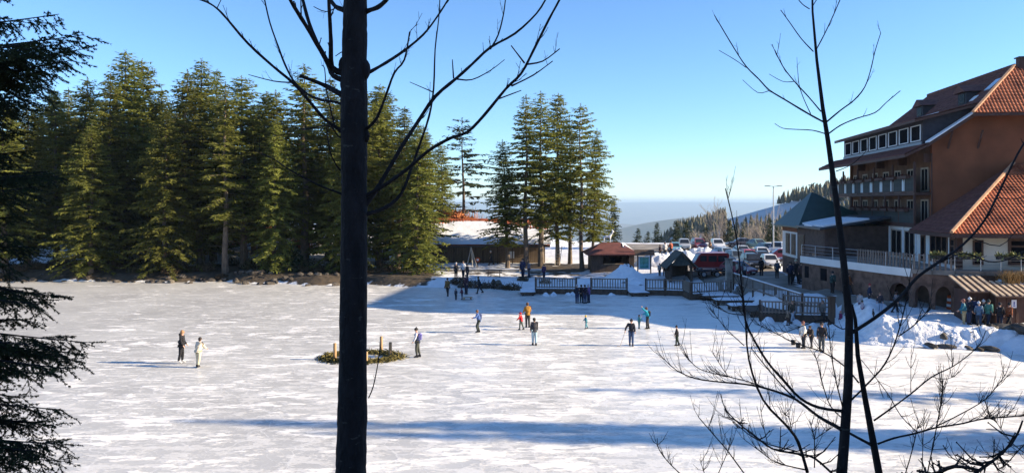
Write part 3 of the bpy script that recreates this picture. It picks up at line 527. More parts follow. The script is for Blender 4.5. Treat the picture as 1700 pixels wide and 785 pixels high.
# bare deciduous trees beyond the car park
def bare_tree_mesh(seed, h):
    g = random.Random(seed); mb = MB(); tw = MB()
    def grow(p, d, l, r, lev):
        q = p + d * l * .5 + Vector((g.uniform(-.05, .05), g.uniform(-.05, .05), 0)) * l; e = q + (d + Vector((g.uniform(-.2, .2), g.uniform(-.2, .2), .12))).normalized() * l * .5
        (mb if lev == 0 else tw).tube([p, q, e], [r, r * .8, r * .6], 5, False)
        if lev >= 5: return
        for k in range(3 if lev else 5):
            a = (d + Vector((g.uniform(-.9, .9), g.uniform(-.9, .9), g.uniform(.0, .6)))).normalized(); base = e if k < 2 else q
            grow(base, a, l * g.uniform(.55, .78), max(.012, r * .5), lev + 1)
    grow(Vector((0, 0, -.2)), Vector((0, 0, 1)), h * .4, .013 * h + .05, 0)
    return mb.mesh('trunk', M('pale_bark', (.34, .28, .22), .85, .3, 5)), tw.mesh('crown', M('pale_bark', (.34, .28, .22)))
BT = [bare_tree_mesh(3, 9), bare_tree_mesh(9, 9)]
for px, ty, Y, k, lab in [(1196, 336, 141, 0, 'pale bare tree with spreading crown behind the parked cars'), (1268, 352, 145, 1, 'thin bare tree beside the tall car park lamp'), (1243, 378, 150, 0, 'low bare tree between the pale bare tree and the lamp')]:
    X = (px - 850) * Y / F; z = hz(X, Y); tree('bare_tree', BT[k], (X, Y, z), lab, (H0 - (ty - YH) * Y / F - z) / 8.6)
for q in range(16):
    px = 1160 + q * 10 + rnd.uniform(-4, 4); Y = 139 + rnd.uniform(-3, 9); X = (px - 850) * Y / F; z = hz(X, Y)
    if rnd.random() < .55: tree('young_spruce', SMALL, (X, Y, z - .1), 'scrubby conifer along the far edge of the car park', rnd.uniform(.5, .8), None, 'scrub along the far car park edge', 1.2)
    else: tree('bare_tree', BT[q % 2], (X, Y, z - .1), 'scrubby bare tree along the far edge of the car park', rnd.uniform(.45, .7), None, 'bare scrub along the far car park edge', 1.3)

# ------------------------------------------------------------------ spruce beside the camera (left)
NS = Vector((-6.6, 7.2, 0)); NS.z = hz(NS.x, NS.y)
ns = thing('spruce_tree', 'shadowed spruce beside the viewer with needle boughs reaching in', 'tree', NS)
tb = MB(); tb.tube([NS + Vector((0, 0, -.3)), NS + Vector((.05, 0, 3)), NS + Vector((0, .05, 7)), NS + Vector((.02, 0, 13))], [.22, .18, .13, .03], 10)
tb.build('trunk', SBARK, ns, True, off=-NS)
gn = np.random.default_rng(21); NT = []; bb = MB()
def needles(P0, P1):
    L_n = (P1 - P0).length; n = max(3, int(L_n / .010)); d = np.array((P1 - P0).normalized()); t = gn.random(n)[:, None]
    base = np.array(P0)[None] + (np.array(P1) - np.array(P0))[None] * t; q = gn.normal(0, 1, (n * 4, 3)); q -= (q @ d)[:, None] * d; q /= np.linalg.norm(q, axis=1)[:, None] + 1e-9
    base = np.repeat(base, 4, 0); nd = q * .8 + d * .65; nd /= np.linalg.norm(nd, axis=1)[:, None]; ln = gn.uniform(.014, .026, n * 4)[:, None]; sv = np.cross(nd, d); sv /= np.linalg.norm(sv, axis=1)[:, None] + 1e-9
    NT.append(np.stack([base - sv * .0042, base + sv * .0042, base + nd * ln], 1))
def twig(p, d, l, lev):
    e = p + d * l + Vector((0, 0, -.06 * l)); bb.tube([p, (p + e) / 2, e], [.0022 + .002 * l, .0022, .0012], 3, False); needles(p + (e - p) * .08, e)
    if lev and l > .10:
        for k in range(int(l / .05)):
            t = (k + .6) / (l / .05); sd_ = 1 if k % 2 else -1; pr = d.cross(Vector((0, 0, 1))).normalized() * sd_
            dd = (d * .75 + pr * .75 + Vector((0, 0, gn.uniform(-.45, .1)))).normalized(); twig(p + (e - p) * t, dd, l * .5 * (1.1 - t) * gn.uniform(.7, 1.2), lev - 1)
def bough(z0, tip, sag=.25, dens=1.0):
    a = NS.copy(); a.z = z0; tip = Vector(tip); m = (a + tip) / 2 + Vector((0, 0, -sag * .3)); n = 14; P = []
    for i in range(n + 1):
        t = i / n; P.append(a * (1 - t) ** 2 + 2 * m * t * (1 - t) + tip * t * t)
    bb.tube(P, [.022 * (1 - .85 * i / n) for i in range(n + 1)], 5, False)
    d0 = (tip - a).normalized(); Lb = (tip - a).length; cnt = int(Lb / .06 * dens)
    for k in range(cnt):
        t = .22 + .78 * (k + .5) / cnt; i = min(n - 1, int(t * n)); p = P[i] + (P[i + 1] - P[i]) * (t * n - i); d = (P[i + 1] - P[i]).normalized(); sd_ = 1 if k % 2 else -1
        pr = d.cross(Vector((0, 0, 1))).normalized() * sd_; dd = (d * gn.uniform(.6, 1.0) + pr * gn.uniform(.35, 1.0) + Vector((0, 0, gn.uniform(-1.1, .15)))).normalized()
        twig(p, dd, min(.52, .14 + .42 * (1.15 - t)) * gn.uniform(.6, 1.2), 1 if k % 3 else 2)
    twig(P[-2], (P[-1] - P[-3]).normalized(), .12, 0)
for x, y, Y, z0, sg in [(98, 24, 7.0, 10.6, .25), (140, 58, 6.9, 10.4, .3), (138, 82, 7.4, 10.2, .2), (120, 100, 6.6, 10.0, .2), (84, 132, 7.2, 9.9, .2), (70, 150, 6.4, 9.7, .2), (95, 110, 7.8, 10.1, .2), (60, 70, 6.3, 10.3, .2), (40, 180, 6.8, 9.6, .2), (30, 215, 7.2, 9.4, .3), (100, 292, 7.2, 9.2, .25), (60, 310, 6.7, 9.0, .2), (40, 360, 7.4, 8.9, .2), (55, 410, 7.0, 8.7, .2), (20, 440, 6.6, 8.6, .2),
                     (104, 492, 7.0, 8.5, .25), (66, 505, 6.6, 8.4, .3), (55, 478, 7.5, 8.4, .3), (52, 532, 7.2, 8.0, .1), (144, 568, 6.9, 8.0, .2), (136, 600, 7.3, 7.9, .2), (112, 612, 6.5, 7.8, .2), (120, 585, 7.8, 7.9, .2), (70, 620, 6.7, 7.7, .2), (40, 660, 7.1, 7.5, .2), (104, 680, 6.9, 7.3, .15), (88, 706, 7.3, 7.2, .2), (112, 737, 6.9, 6.9, .15), (108, 765, 7.2, 6.8, .2), (60, 748, 6.5, 6.9, .2), (70, 790, 7.0, 6.6, .2), (20, 700, 7.5, 7.2, .2), (5, -10, 6.8, 10.8, .2), (15, 30, 7.2, 10.7, .2), (75, 118, 6.9, 10.0, .3), (60, 140, 7.5, 9.9, .3), (50, 95, 6.6, 10.2, .3), (105, 88, 6.7, 10.2, .3), (30, 130, 6.9, 9.8, .4), (20, 260, 7, 9.3, .4), (45, 250, 7.5, 9.4, .3), (70, 290, 6.8, 9.2, .2), (35, 390, 6.9, 8.8, .3), (90, 575, 6.6, 7.9, .2), (75, 590, 7.5, 7.9, .3), (30, 580, 7, 7.9, .3), (60, 700, 7.1, 7.2, .3), (85, 70, 7.3, 10.4, .3), (110, 72, 6.5, 10.3, .3), (25, 85, 7.4, 10.3, .3), (20, 160, 6.5, 9.7, .4), (60, 170, 7.2, 9.8, .4), (80, 285, 7.6, 9.3, .2), (15, 330, 7.2, 9.0, .3), (20, 480, 7.2, 8.5, .2), (80, 498, 7.4, 8.5, .2), (110, 590, 7.1, 7.9, .2), (20, 620, 6.8, 7.8, .2), (85, 735, 6.6, 6.9, .2), (40, 770, 7.3, 6.7, .2)]:
    bough(z0, At(x, y, Y), sg)
bb.build('boughs', BARK, ns, False, off=-NS)
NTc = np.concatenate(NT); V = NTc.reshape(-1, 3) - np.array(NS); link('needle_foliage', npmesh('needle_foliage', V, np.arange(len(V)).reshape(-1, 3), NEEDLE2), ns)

# ------------------------------------------------------------------ roofs with real tile courses
def tile_field(p0, u, v, uw0, uw1, vl, lift=.03, tw=.26, th=.36, kk=4):
    """courses on the plane p0 + a*u + b*v, b in 0..vl, a between lines uw0(b)..uw1(b); wavy, stepped"""
    p0 = Vector(p0); u = Vector(u).normalized(); v = Vector(v).normalized(); n = u.cross(v).normalized()
    if n.z < 0: n = -n
    V = []; Fc = []; rows = max(1, int(vl / th))
    for r in range(rows):
        b0 = vl * r / rows; b1 = vl * (r + 1) / rows + .03; bm = (b0 + b1) / 2; a0, a1 = uw0(bm), uw1(bm)
        if a1 - a0 < .1: continue
        m = max(2, int((a1 - a0) / tw * kk)); o = len(V)
        for i in range(m + 1):
            a = a0 + (a1 - a0) * i / m; ph = a / tw * 6.2832; w = .018 * math.cos(ph) + (.010 if math.cos(ph) > .3 else 0)
            V.append(p0 + u * a + v * b0 + n * (lift + .035 + w)); V.append(p0 + u * a + v * b1 + n * (lift + w)); V.append(p0 + u * a + v * b0 + n * (lift - .02))
        for i in range(m): Fc += [(o + 3 * i, o + 3 * i + 3, o + 3 * i + 4, o + 3 * i + 1), (o + 3 * i, o + 3 * i + 2, o + 3 * i + 5, o + 3 * i + 3)]
    return V, Fc
def add_tiles(name, mat_, parent, *a, off=None, **k):
    V, Fc = tile_field(*a, **k); mb = MB(); mb.add(V, Fc); return tag(mb.build(name, mat_, parent, False, off=off), kind='stuff')
def slab(poly, t=.16):      # thickness downwards
    mb = MB(); mb.prism([Vector(p) for p in poly], (0, 0, -t)); return mb

# ------------------------------------------------------------------ hotel (local frame: x = depth w, y = along the lake facade t)
HB = 1.75
hot = thing('hotel', 'large brown hotel with red tiled roofs, dormer row and two balconies', 'building', (32.4, 60, HB), -R(8))
OFF = (0, 0, -HB); LF = 21.4
def hp(mb, name, m, par=None, sm=False): return mb.build(name, m, par or hot, sm, off=OFF)
W = 16.0; RW, RZ = 8.0, 19.94
# gable wall towards the camera (polygon), thick
def gwall(t, th): return [(1.0, t, 1.0), (W - 1, t, 1.0), (W - 1, t, 14.0), (12, t, 16.0), (4.0, t, 16.0), (1.0, t, 14.0)]
hp(MB().prism(gwall(0, 0), (0, .35, 0)), 'gable_wall', BROWNW)
hp(MB().prism(gwall(LF - .35, 0), (0, .35, 0)), 'end_wall', BROWNW)
hp(MB().box((1.2, .36, 1.0), (1.5, LF - .36, 13.5)), 'facade_wall', M('facade_timber', (.15, .08, .05), .85, .3, 1.2, .3, 20))
hp(MB().box((W - 1.3, .36, 1.0), (W - 1, LF - .36, 13.9)), 'rear_wall', BROWNW)
# main roof
GE = -1.0     # gable overhang
rf = hp(slab([(-1.4, GE, 12.75), (.35, GE, 13.6), (.35, LF + 3.2, 13.6), (-1.4, LF + 3.2, 12.75)], .22), 'eave_roof', DBROWN)
add_tiles('roof_tiles', TILE_SHADE, rf, (-1.4, GE, 12.75), (0, 1, 0), (1.75, 0, .85), lambda b: 0, lambda b: LF + 4.2, 1.945, off=OFF)
rf = hp(slab([(.35, GE, 13.62), (4, GE, 16.1), (4, .0, 16.1), (.35, .0, 13.62)], .25), 'verge_roof', DBROWN)
hp(MB().hexa([(.45, GE - .02, 13.72), (3.9, GE - .02, 16.08), (3.9, -.12, 16.08), (.45, -.12, 13.72)], [(.45, GE - .02, 13.84), (3.9, GE - .02, 16.18), (3.9, -.12, 16.18), (.45, -.12, 13.84)]), 'snow_strip', SNOW, rf)
for sgn in (1, -1):
    def mx(w): return w if sgn > 0 else W - w
    mr_ = slab([(mx(3.6), GE, 15.78), (mx(RW), 1.9, RZ), (mx(RW), LF - 2.4, RZ), (mx(3.6), LF + .8, 15.78)], .25); rf = hp(mr_, 'main_roof', DBROWN)
    vl = math.hypot(4.4, RZ - 15.78)
    add_tiles('roof_tiles', TILE_SHADE, rf, (mx(3.6), GE, 15.78), (0, 1, 0), (4.4 * sgn, 0, RZ - 15.78), lambda b: 2.9 * b / vl, lambda b: LF + 1.8 - 3.2 * b / vl, vl, off=OFF)
rf = hp(slab([(W + 1.4, GE, 12.75), (W + 1.4, LF + 1.2, 12.75), (W - 3.6, LF + 1.2, 15.78), (W - 3.6, GE, 15.78)], .22), 'rear_roof', TILE_SHADE)
# half hips at both ends
HE = -1.25
rf = hp(slab([(3.5, HE, 15.9), (W - 3.5, HE, 15.9), (RW, 2.0, RZ + .02)], .22), 'half_hip_roof', DBROWN)
vl = math.hypot(3.25, RZ - 15.88)
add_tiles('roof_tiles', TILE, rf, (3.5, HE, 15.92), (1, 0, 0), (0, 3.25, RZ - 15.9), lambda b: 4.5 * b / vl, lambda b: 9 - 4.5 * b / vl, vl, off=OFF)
hp(MB().tube([(3.5, HE, 16.02), (RW, 2.0, RZ + .12)], .13, 6), 'hip_ridge', M('pale_ridge_tile', (.50, .28, .16), .8, .2, 3), rf)
hp(slab([(3.0, LF + .8, 15.5), (RW, LF - 2.4, RZ + .02), (W - 3.0, LF + .8, 15.5)], .22), 'half_hip_roof', TILE_SHADE)
hp(MB().tube([(RW, 1.9, RZ + .10), (RW, LF - 2.3, RZ + .10)], .15, 6), 'ridge', TILE_SHADE)
for t in (0.0,):
    for w in (2.2, 4.4, 11.6, 13.8):
        hp(MB().tube([(w, .1, 13.2), (w, GE + .25, 14.6)], .09, 5), 'roof_bracket', DBROWN)
# shed dormer along the lake side
hp(MB().hexa([(.35, .1, 13.55), (4.2, .1, 16.1), (4.2, LF - .2, 16.1), (.35, LF - .2, 13.55)], [(.35, .1, 15.55), (4.2, .1, 16.55), (4.2, LF - .2, 16.55), (.35, LF - .2, 15.55)]), 'dormer', M('dark_cladding', (.045, .042, .05), .8, .2, 3, .2, 20))
rf = hp(slab([(-.45, -.5, 15.55), (4.6, -.5, 16.85), (4.6, LF + .5, 16.85), (-.45, LF + .5, 15.55)], .2), 'dormer_roof', DBROWN)
add_tiles('roof_tiles', TILE_SHADE, rf, (-.45, -.5, 15.55), (0, 1, 0), (5.05, 0, 1.3), lambda b: 0, lambda b: LF + 1, 5.2, off=OFF)
def window(par, u0, u1, z0, z1, plane, axis_='t', fr=WHITEP, gl=GLASS, fw=.09, mull=1, trans=0, name='window', depth=.06, sgn=-1):
    """framed window; axis_ 't': lies in plane x=plane, runs along y; 'w': lies in plane y=plane, runs along x"""
    def P(u, d, z): return (plane + sgn * d, u, z) if axis_ == 't' else (u, plane + sgn * d, z)
    def bx(mb, a0, a1, b0, b1, d0, d1):
        p, q = P(a0, d0, b0), P(a1, d1, b1); mb.box([min(i, j) for i, j in zip(p, q)], [max(i, j) for i, j in zip(p, q)])
    fm = MB(); bx(fm, u0, u1, z0, z0 + fw, .004, depth + .03); bx(fm, u0, u1, z1 - fw, z1, .004, depth); bx(fm, u0, u0 + fw, z0 + fw, z1 - fw, .004, depth); bx(fm, u1 - fw, u1, z0 + fw, z1 - fw, .004, depth)
    for k in range(mull):
        c_ = u0 + (u1 - u0) * (k + 1) / (mull + 1); bx(fm, c_ - fw * .4, c_ + fw * .4, z0 + fw, z1 - fw, .004, depth - .01)
    for k in range(trans): c_ = z0 + (z1 - z0) * .7; bx(fm, u0 + fw, u1 - fw, c_ - fw * .35, c_ + fw * .35, .004, depth - .012)
    w_ = hp(fm, name, fr, par)
    g_ = MB(); bx(g_, u0 + fw * .5, u1 - fw * .5, z0 + fw * .5, z1 - fw * .5, .002, .022); hp(g_, 'pane', gl, w_); return w_
def shutter(par, u, z0, z1, plane, m=WHITEP):
    mb = MB(); mb.box((plane - .10, u - .06, z0), (plane - .004, u + .06, z1)); return hp(mb, 'shutter', m, par)
nwin = 8
for k in range(nwin):
    c_ = 1.5 + (LF - 3.2) * k / (nwin - 1)
    w_ = window(None, c_ - .95, c_ + .95, 13.95, 15.25, .35, 't', WHITEP, DPANE, .07, 1, depth=.03)
    for s_ in (-1.02, 1.02):
        mb = MB(); mb.box((.35 - .05, c_ + s_ - .03, 13.95), (.35 - .004, c_ + s_ + .03, 15.25)); hp(mb, 'shutter', WHITEP, w_)
hp(MB().box((.27, .2, 13.62), (.345, LF - .2, 13.86)), 'dormer_sill', M('grey_sheet', (.22, .25, .28), .5, .1, 3))
# small roof dormers and a skylight
def roof_pt(w): return 15.78 + (w - 3.6) * (RZ - 15.78) / 4.4
for t in (13.2, 4.2):
    w0 = 5.0; z0 = roof_pt(w0); rd = hp(MB().box((w0, t - .8, z0 - .3), (w0 + 1.9, t + .8, z0 + 1.15)), 'roof_dormer', M('dark_cladding', (.045, .042, .05)))
    hp(MB().prism([(w0 - .3, t - 1.1, z0 + 1.1), (w0 - .3, t + 1.1, z0 + 1.1), (w0 - .3, t, z0 + 1.75)], (2.9, 0, .05)), 'dormer_gable_roof', TILE_SHADE, rd)
    mb = MB(); mb.box((w0 - .03, t - .5, z0 + .2), (w0 - .004, t + .5, z0 + .95)); hp(mb, 'dormer_window', GLASS, rd)
def on_roof(name, m, w0, w1, t0, t1, th):
    a, b = roof_pt(w0) + .08, roof_pt(w1) + .08; hp(MB().hexa([(w0, t0, a), (w1, t0, b), (w1, t1, b), (w0, t1, a)], [(w0, t0, a + th), (w1, t0, b + th), (w1, t1, b + th), (w0, t1, a + th)]), name, m)
on_roof('skylight', M('skylight_glass', (.35, .42, .5), .1, .1, 2, spec=.8), 6.0, 6.9, 1.6, 2.6, .07); on_roof('snow_patch', SNOW, 4.4, 4.9, 8.6, 13.8, .06); on_roof('snow_patch', SNOW, 5.2, 5.6, 2.6, 3.8, .06)
ch = hp(MB().box((RW + .6, 2.4, RZ - 1), (RW + 1.1, 3.0, RZ + .8)), 'chimney', DBROWN); hp(MB().box((RW + .5, 2.3, RZ + .8), (RW + 1.2, 3.1, RZ + .9)), 'chimney_cap', DMETAL, ch)
# balconies
PANEL = M('balcony_board', (.05, .06, .058), .75, .25, 3, .3, 20)
def balcony(zf, rail, arches, t0, t1, w0=-.25):
    b = hp(MB().box((w0, t0, zf - .22), (1.2, t1, zf)), 'balcony', DBROWN)
    mb = MB(); mb.box((w0 - .04, t0, zf + rail - .1), (w0 + .1, t1, zf + rail)); mb.box((w0 - .03, t0, zf + .02), (w0 + .07, t1, zf + .12)); hp(mb, 'handrail', DBROWN, b)
    n = int((t1 - t0) / .30); me = None
    for k in range(n):
        t = t0 + (k + .5) * (t1 - t0) / n
        if arches and any(abs(t - a) < .42 for a in arches): continue
        if me is None: me = MB().box((w0 + .0, -.125, zf + .12 - HB), (w0 + .045, .125, zf + rail - .1 - HB)).mesh('baluster', PANEL)
        link('baluster', me, b, (0, t, 0))
    for a in (arches or []):
        for s_ in (-.19, .19):
            pl = [(w0 + .02, a + s_ - .13, zf + .14), (w0 + .02, a + s_ + .13, zf + .14), (w0 + .02, a + s_ + .13, zf + .86), (w0 + .02, a + s_ + .07, zf + 1.02), (w0 + .02, a + s_, zf + 1.1), (w0 + .02, a + s_ - .07, zf + 1.02), (w0 + .02, a + s_ - .13, zf + .86)]
            hp(MB().prism(pl, (.03, 0, 0)), 'arched_panel', M('pale_arch_panel', (.62, .70, .72), .6, .05, 3), b)
    n = 6
    for k in range(n):
        t = t0 + .1 + (t1 - t0 - .2) * k / (n - 1); hp(MB().box((w0 - .02, t - .08, zf), (w0 + .12, t + .08, zf + 2.45)), 'post', DBROWN, b)
    return b
balcony(9.8, 1.35, [2.6 + 2.7 * k for k in range(8)], .2, LF + 3.0); b_low = balcony(7.2, 1.3, None, .2, 17.0)
# far loggia end pieces, flower boxes with dry hanging plants
def planter(par, x0, x1, y0, y1, z, m=BUSHG, amt=60, hang=.25, wm=DBROWN, offs=OFF, name='flower_box', hgt_=.35):
    bx_ = MB().box((x0, y0, z), (x1, y1, z + .22)).build(name, wm, par, off=offs); mb = MB(); g = random.Random(int(x0 * 97 + y0 * 31))
    for k in range(amt):
        p = Vector((g.uniform(x0, x1), g.uniform(y0, y1), z + .18)); d = Vector((g.uniform(-1, 1), g.uniform(-1, 1), g.uniform(-hang * 2, 1.4))).normalized() * g.uniform(.15, hgt_); q = p + d; s_ = Vector((-d.y, d.x, .02)) * .22
        mb.add([p, p + d * .5 + s_, q, p + d * .5 - s_], [(0, 1, 2, 3)])
    mb.build('plant', m, bx_, off=offs); return bx_
for k in range(7):
    t = 1.2 + k * 2.2; planter(b_low, -.6, -.32, t, t + 1.7, 8.25, M('dry_flowers', (.10, .035, .025), .9, .4, 4), 110, .3)
for k in range(8):
    t = 1.0 + k * 2.8; planter(b_low, -.6, -.32, t, t + 2.0, 10.95, M('dry_flowers', (.10, .035, .025)), 90, .3)
# facade windows of the balcony storeys
for zf in (7.2, 9.8):
    for k in range(7):
        t = 1.9 + 3.0 * k; window(None, t - .75, t + .75, zf + .05, zf + 2.05, 1.2, 't', M('beige_frame', (.40, .33, .26), .7, .1, 3), DPANE, .14, 1)
for k in range(4): hp(MB().box((.5, .2 + k * 5.6, 12.2), (1.2, .42 + k * 5.6, 12.9)), 'eave_bracket', DBROWN)
# gutter pipe on the corner
hp(MB().tube([(.95, -.06, 12.9), (.95, -.06, 7.1)], .05, 6), 'downpipe', DBROWN)
# annex in front of the gable: white rooms under a hipped tiled roof
AT, AE = -6.9, 7.05
hp(MB().box((.3, AT + .0, 1.0), (24, AT + .3, AE)), 'annex_front_wall', CREAM); hp(MB().box((0.0, AT - .002, 1.0), (.3, -.02, AE)), 'annex_side_wall', WHITEW); hp(MB().box((0.002, .0, 4.0), (1.198, 14, 7.0)), 'ground_storey_wall', WHITEW)
SL = .68
rf = hp(slab([(-.7, AT - .8, AE - .25), (-.7, -.02, AE - .25), (6.9, -.02, AE - .25 + 7.6 * SL)], .2), 'annex_roof', DBROWN); vl = math.hypot(7.6, 7.6 * SL)
add_tiles('roof_tiles', TILE_SHADE, rf, (-.7, AT - .8, AE - .25), (0, 1, 0), (1, 0, SL), lambda b: 7.6 * b / vl * .999, lambda b: -AT + .78, vl, off=OFF)
rf2 = hp(slab([(-.7, AT - .8, AE - .25), (6.9, -.02, AE - .25 + 7.6 * SL), (24.6, -.02, AE - .25 + 7.6 * SL), (24.6, AT - .8, AE - .25)], .2), 'annex_front_roof', DBROWN)
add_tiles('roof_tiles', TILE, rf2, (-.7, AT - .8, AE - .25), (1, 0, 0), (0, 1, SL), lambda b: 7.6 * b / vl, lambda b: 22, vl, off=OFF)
hp(MB().tube([(-.72, AT - .82, AE - .12), (6.95, -.1, AE - .12 + 7.62 * SL)], .13, 6), 'hip_ridge', M('pale_ridge_tile', (.50, .28, .16)), rf2)
hp(MB().box((-.78, AT - .9, AE - .52), (24, AT - .8, AE - .28)), 'gutter_board', DBROWN); hp(MB().box((-.8, AT - .8, AE - .5), (-.7, -.1, AE - .28)), 'gutter_board', DBROWN)
TF = 4.3
hp(MB().box((-.02, AT - .06, TF), (.34, AT + .32, AE - .3)), 'corner_post', DBROWN)
BFR = M('brown_frame', (.13, .07, .045), .6, .2, 4)
window(None, -5.4, -2.3, TF + .25, AE - .45, 0.0, 't', BFR, GLASS, .16, 2, 0); window(None, -6.6, -5.75, TF + .25, AE - .6, 0.0, 't', BFR, GLASS, .14, 0, 1); window(None, -1.4, -.5, TF + .1, AE - .6, 0.0, 't', BFR, GLASS, .14, 0)
window(None, 3.3, 5.0, TF + .3, AE - .55, AT, 'w', BFR, GLASS, .2, 0, 1); window(None, 1.0, 1.7, TF + .3, AE - .7, AT, 'w', BFR, GLASS, .12, 0, 0); window(None, 8.0, 9.7, TF + .3, AE - .55, AT, 'w', BFR, GLASS, .2, 0, 1)
for t0, t1 in ((.7, 2.9), (3.5, 6.0), (6.8, 9.0), (9.6, 12)): window(None, t0, t1, TF + .1, 6.7, 0.002, 't', M('beige_frame', (.40, .33, .26)), GLASS, .12, 1)
for t in (.4, 3.2, 6.4, 9.3): hp(MB().box((-.10, t - .08, TF), (-.002, t + .08, 7.0)), 'white_post', WHITEP)
# terrace: curved slab on a stone arcade, in world coordinates
inv = hot.matrix_world.inverted() if False else None
def loc_of(x, y): dx, dy = x - 32.4, y - 60; c_, s_ = math.cos(R(8)), math.sin(R(8)); return (dx * c_ - dy * s_, dx * s_ + dy * c_)
TP = [(25.4, 66.0), (25.7, 63.8), (26.2, 61.5), (26.9, 58.6), (27.6, 55.6), (28.3, 53.2), (29.2, 52.3), (30.4, 51.7), (32.0, 51.4), (36.0, 51.2), (42.0, 51.0)]
TL = [loc_of(*p_) for p_ in TP]; back = [loc_of(44, 53.5), (0.0, AT), (-.0, 6.5), loc_of(27.5, 66)]
def strip(pts, z0, z1, th):
    mb = MB()
    for a, b in zip(pts[:-1], pts[1:]):
        d = Vector((b[0] - a[0], b[1] - a[1], 0)); n = Vector((-d.y, d.x, 0)).normalized() * th
        A, B = Vector((*a, 0)), Vector((*b, 0)); lo = [A, B, B + n, A + n]; mb.hexa([p_ + Vector((0, 0, z0)) for p_ in lo], [p_ + Vector((0, 0, z1)) for p_ in lo])
    return mb
hp(MB().prism([(*p_, TF - .12) for p_ in TL + back], (0, 0, .1)), 'terrace_floor', STONE)
hp(strip(TL[:6], TF - .55, TF + .02, -.15), 'terrace_fascia', WHITEW); hp(strip(TL[5:], TF - .3, TF + .02, -.15), 'terrace_fascia', STONE)
RUBBLE = M('rubble_wall', (.15, .092, .068), .9, .4, 2.2, .9, 5); hp(strip(TL[:5], .6, TF - .56, .25), 'terrace_wall', RUBBLE)
# arcade of the curved and front part
def arcade(a, b):
    A, B = Vector((*a, 0)), Vector((*b, 0)); d = (B - A); L2 = d.length; d.normalize(); n = Vector((-d.y, d.x, 0)) * .45; pl = []; r = L2 * .33; hgt0 = TF - .32; sp_ = 2.7 - .25
    prof = [(0, .6), (L2 * .14, .6), (L2 * .14, sp_)] + [(L2 / 2 - L2 * .36 * math.cos(math.pi * k / 8), sp_ + .75 * math.sin(math.pi * k / 8)) for k in range(9)] + [(L2 * .86, .6), (L2, .6), (L2, hgt0), (0, hgt0)]
    top = prof[3:12]; mb = MB()
    mb.hexa([A + Vector((0, 0, .6)), A + d * L2 * .14 + Vector((0, 0, .6)), A + d * L2 * .14 + n + Vector((0, 0, .6)), A + n + Vector((0, 0, .6))], [A + Vector((0, 0, hgt0)), A + d * L2 * .14 + Vector((0, 0, hgt0)), A + d * L2 * .14 + n + Vector((0, 0, hgt0)), A + n + Vector((0, 0, hgt0))])
    e0 = A + d * L2 * .86; mb.hexa([e0 + Vector((0, 0, .6)), B + Vector((0, 0, .6)), B + n + Vector((0, 0, .6)), e0 + n + Vector((0, 0, .6))], [e0 + Vector((0, 0, hgt0)), B + Vector((0, 0, hgt0)), B + n + Vector((0, 0, hgt0)), e0 + n + Vector((0, 0, hgt0))])
    for (u0, z0), (u1, z1) in zip(top[:-1], top[1:]):
        p0, p1 = A + d * u0, A + d * u1; mb.hexa([p0 + Vector((0, 0, z0)), p1 + Vector((0, 0, z1)), p1 + n + Vector((0, 0, z1)), p0 + n + Vector((0, 0, z0))], [p0 + Vector((0, 0, hgt0)), p1 + Vector((0, 0, hgt0)), p1 + n + Vector((0, 0, hgt0)), p0 + n + Vector((0, 0, hgt0))])
    hp(mb, 'arcade_arch', RUBBLE)
for a, b in zip(TL[4:-2], TL[5:-1]): arcade(a, b)
bk = [(p_[0] + 2.2, p_[1] + 1.6) for p_ in TL[4:]]; hp(strip(bk, .6, TF - .13, .2), 'arcade_back_wall', M('arcade_back', (.13, .085, .065), .9, .3, 2, .4, 6))
for k, (x, y) in enumerate([(25.55, 65.0), (25.95, 62.7), (26.55, 60.1)]):
    a = loc_of(x - .05, y + .45); b = loc_of(x + .12, y - .45); A, B = Vector((*a, 0)), Vector((*b, 0)); n = Vector((-.06, 0, 0)); mb = MB()
    mb.hexa([A + n + Vector((0, 0, 2.5)), B + n + Vector((0, 0, 2.5)), B + Vector((.3, 0, 2.5)), A + Vector((.3, 0, 2.5))], [A + n + Vector((0, 0, 3.5)), B + n + Vector((0, 0, 3.5)), B + Vector((.3, 0, 3.5)), A + Vector((.3, 0, 3.5))]); hp(mb, 'cellar_window', GLASS)
# terrace railing: posts and rails
rl = MB()
for z in (TF + 1.0, TF + .72, TF + .44, TF + .18): rl.tube([(p_[0], p_[1], z) for p_ in TL], .022 if z > TF + .9 else .012, 5)
rail = hp(rl, 'terrace_railing', METAL)
for a, b in zip(TL[:-1], TL[1:]):
    m = max(1, int(math.dist(a, b) / 1.3))
    for k in range(m): q = (a[0] + (b[0] - a[0]) * k / m, a[1] + (b[1] - a[1]) * k / m); hp(MB().tube([(*q, TF - .1), (*q, TF + 1.02)], .028, 5), 'railing_post', METAL, rail)
mb = MB()
for k in range(9):        # boarded balcony front on the round corner
    pass
bd = None
for i in range(3, 7):
    a, b = TL[i], TL[i + 1]; m = int(math.dist(a, b) / .28)
    for k in range(m):
        q = (a[0] + (b[0] - a[0]) * (k + .5) / m - .06, a[1] + (b[1] - a[1]) * (k + .5) / m - .03); hp(MB().box((q[0] - .03, q[1] - .09, TF + .05), (q[0] + .03, q[1] + .09, TF + 1.1)), 'terrace_board', GWOOD, rail)
for (x, y), L2 in [((29.0, 52.1), 1.0), ((30.6, 51.4), 1.3), ((33.0, 51.2), 1.4), ((34.9, 51.1), 1.4)]:
    a = loc_of(x, y); planter(rail, a[0], a[0] + L2, a[1] - .1, a[1] + .2, TF + .82, M('evergreen_planter', (.10, .13, .04), .8, .5, 5, col2=(.22, .22, .08)), 160, .25, DMETAL, hgt_=.5)
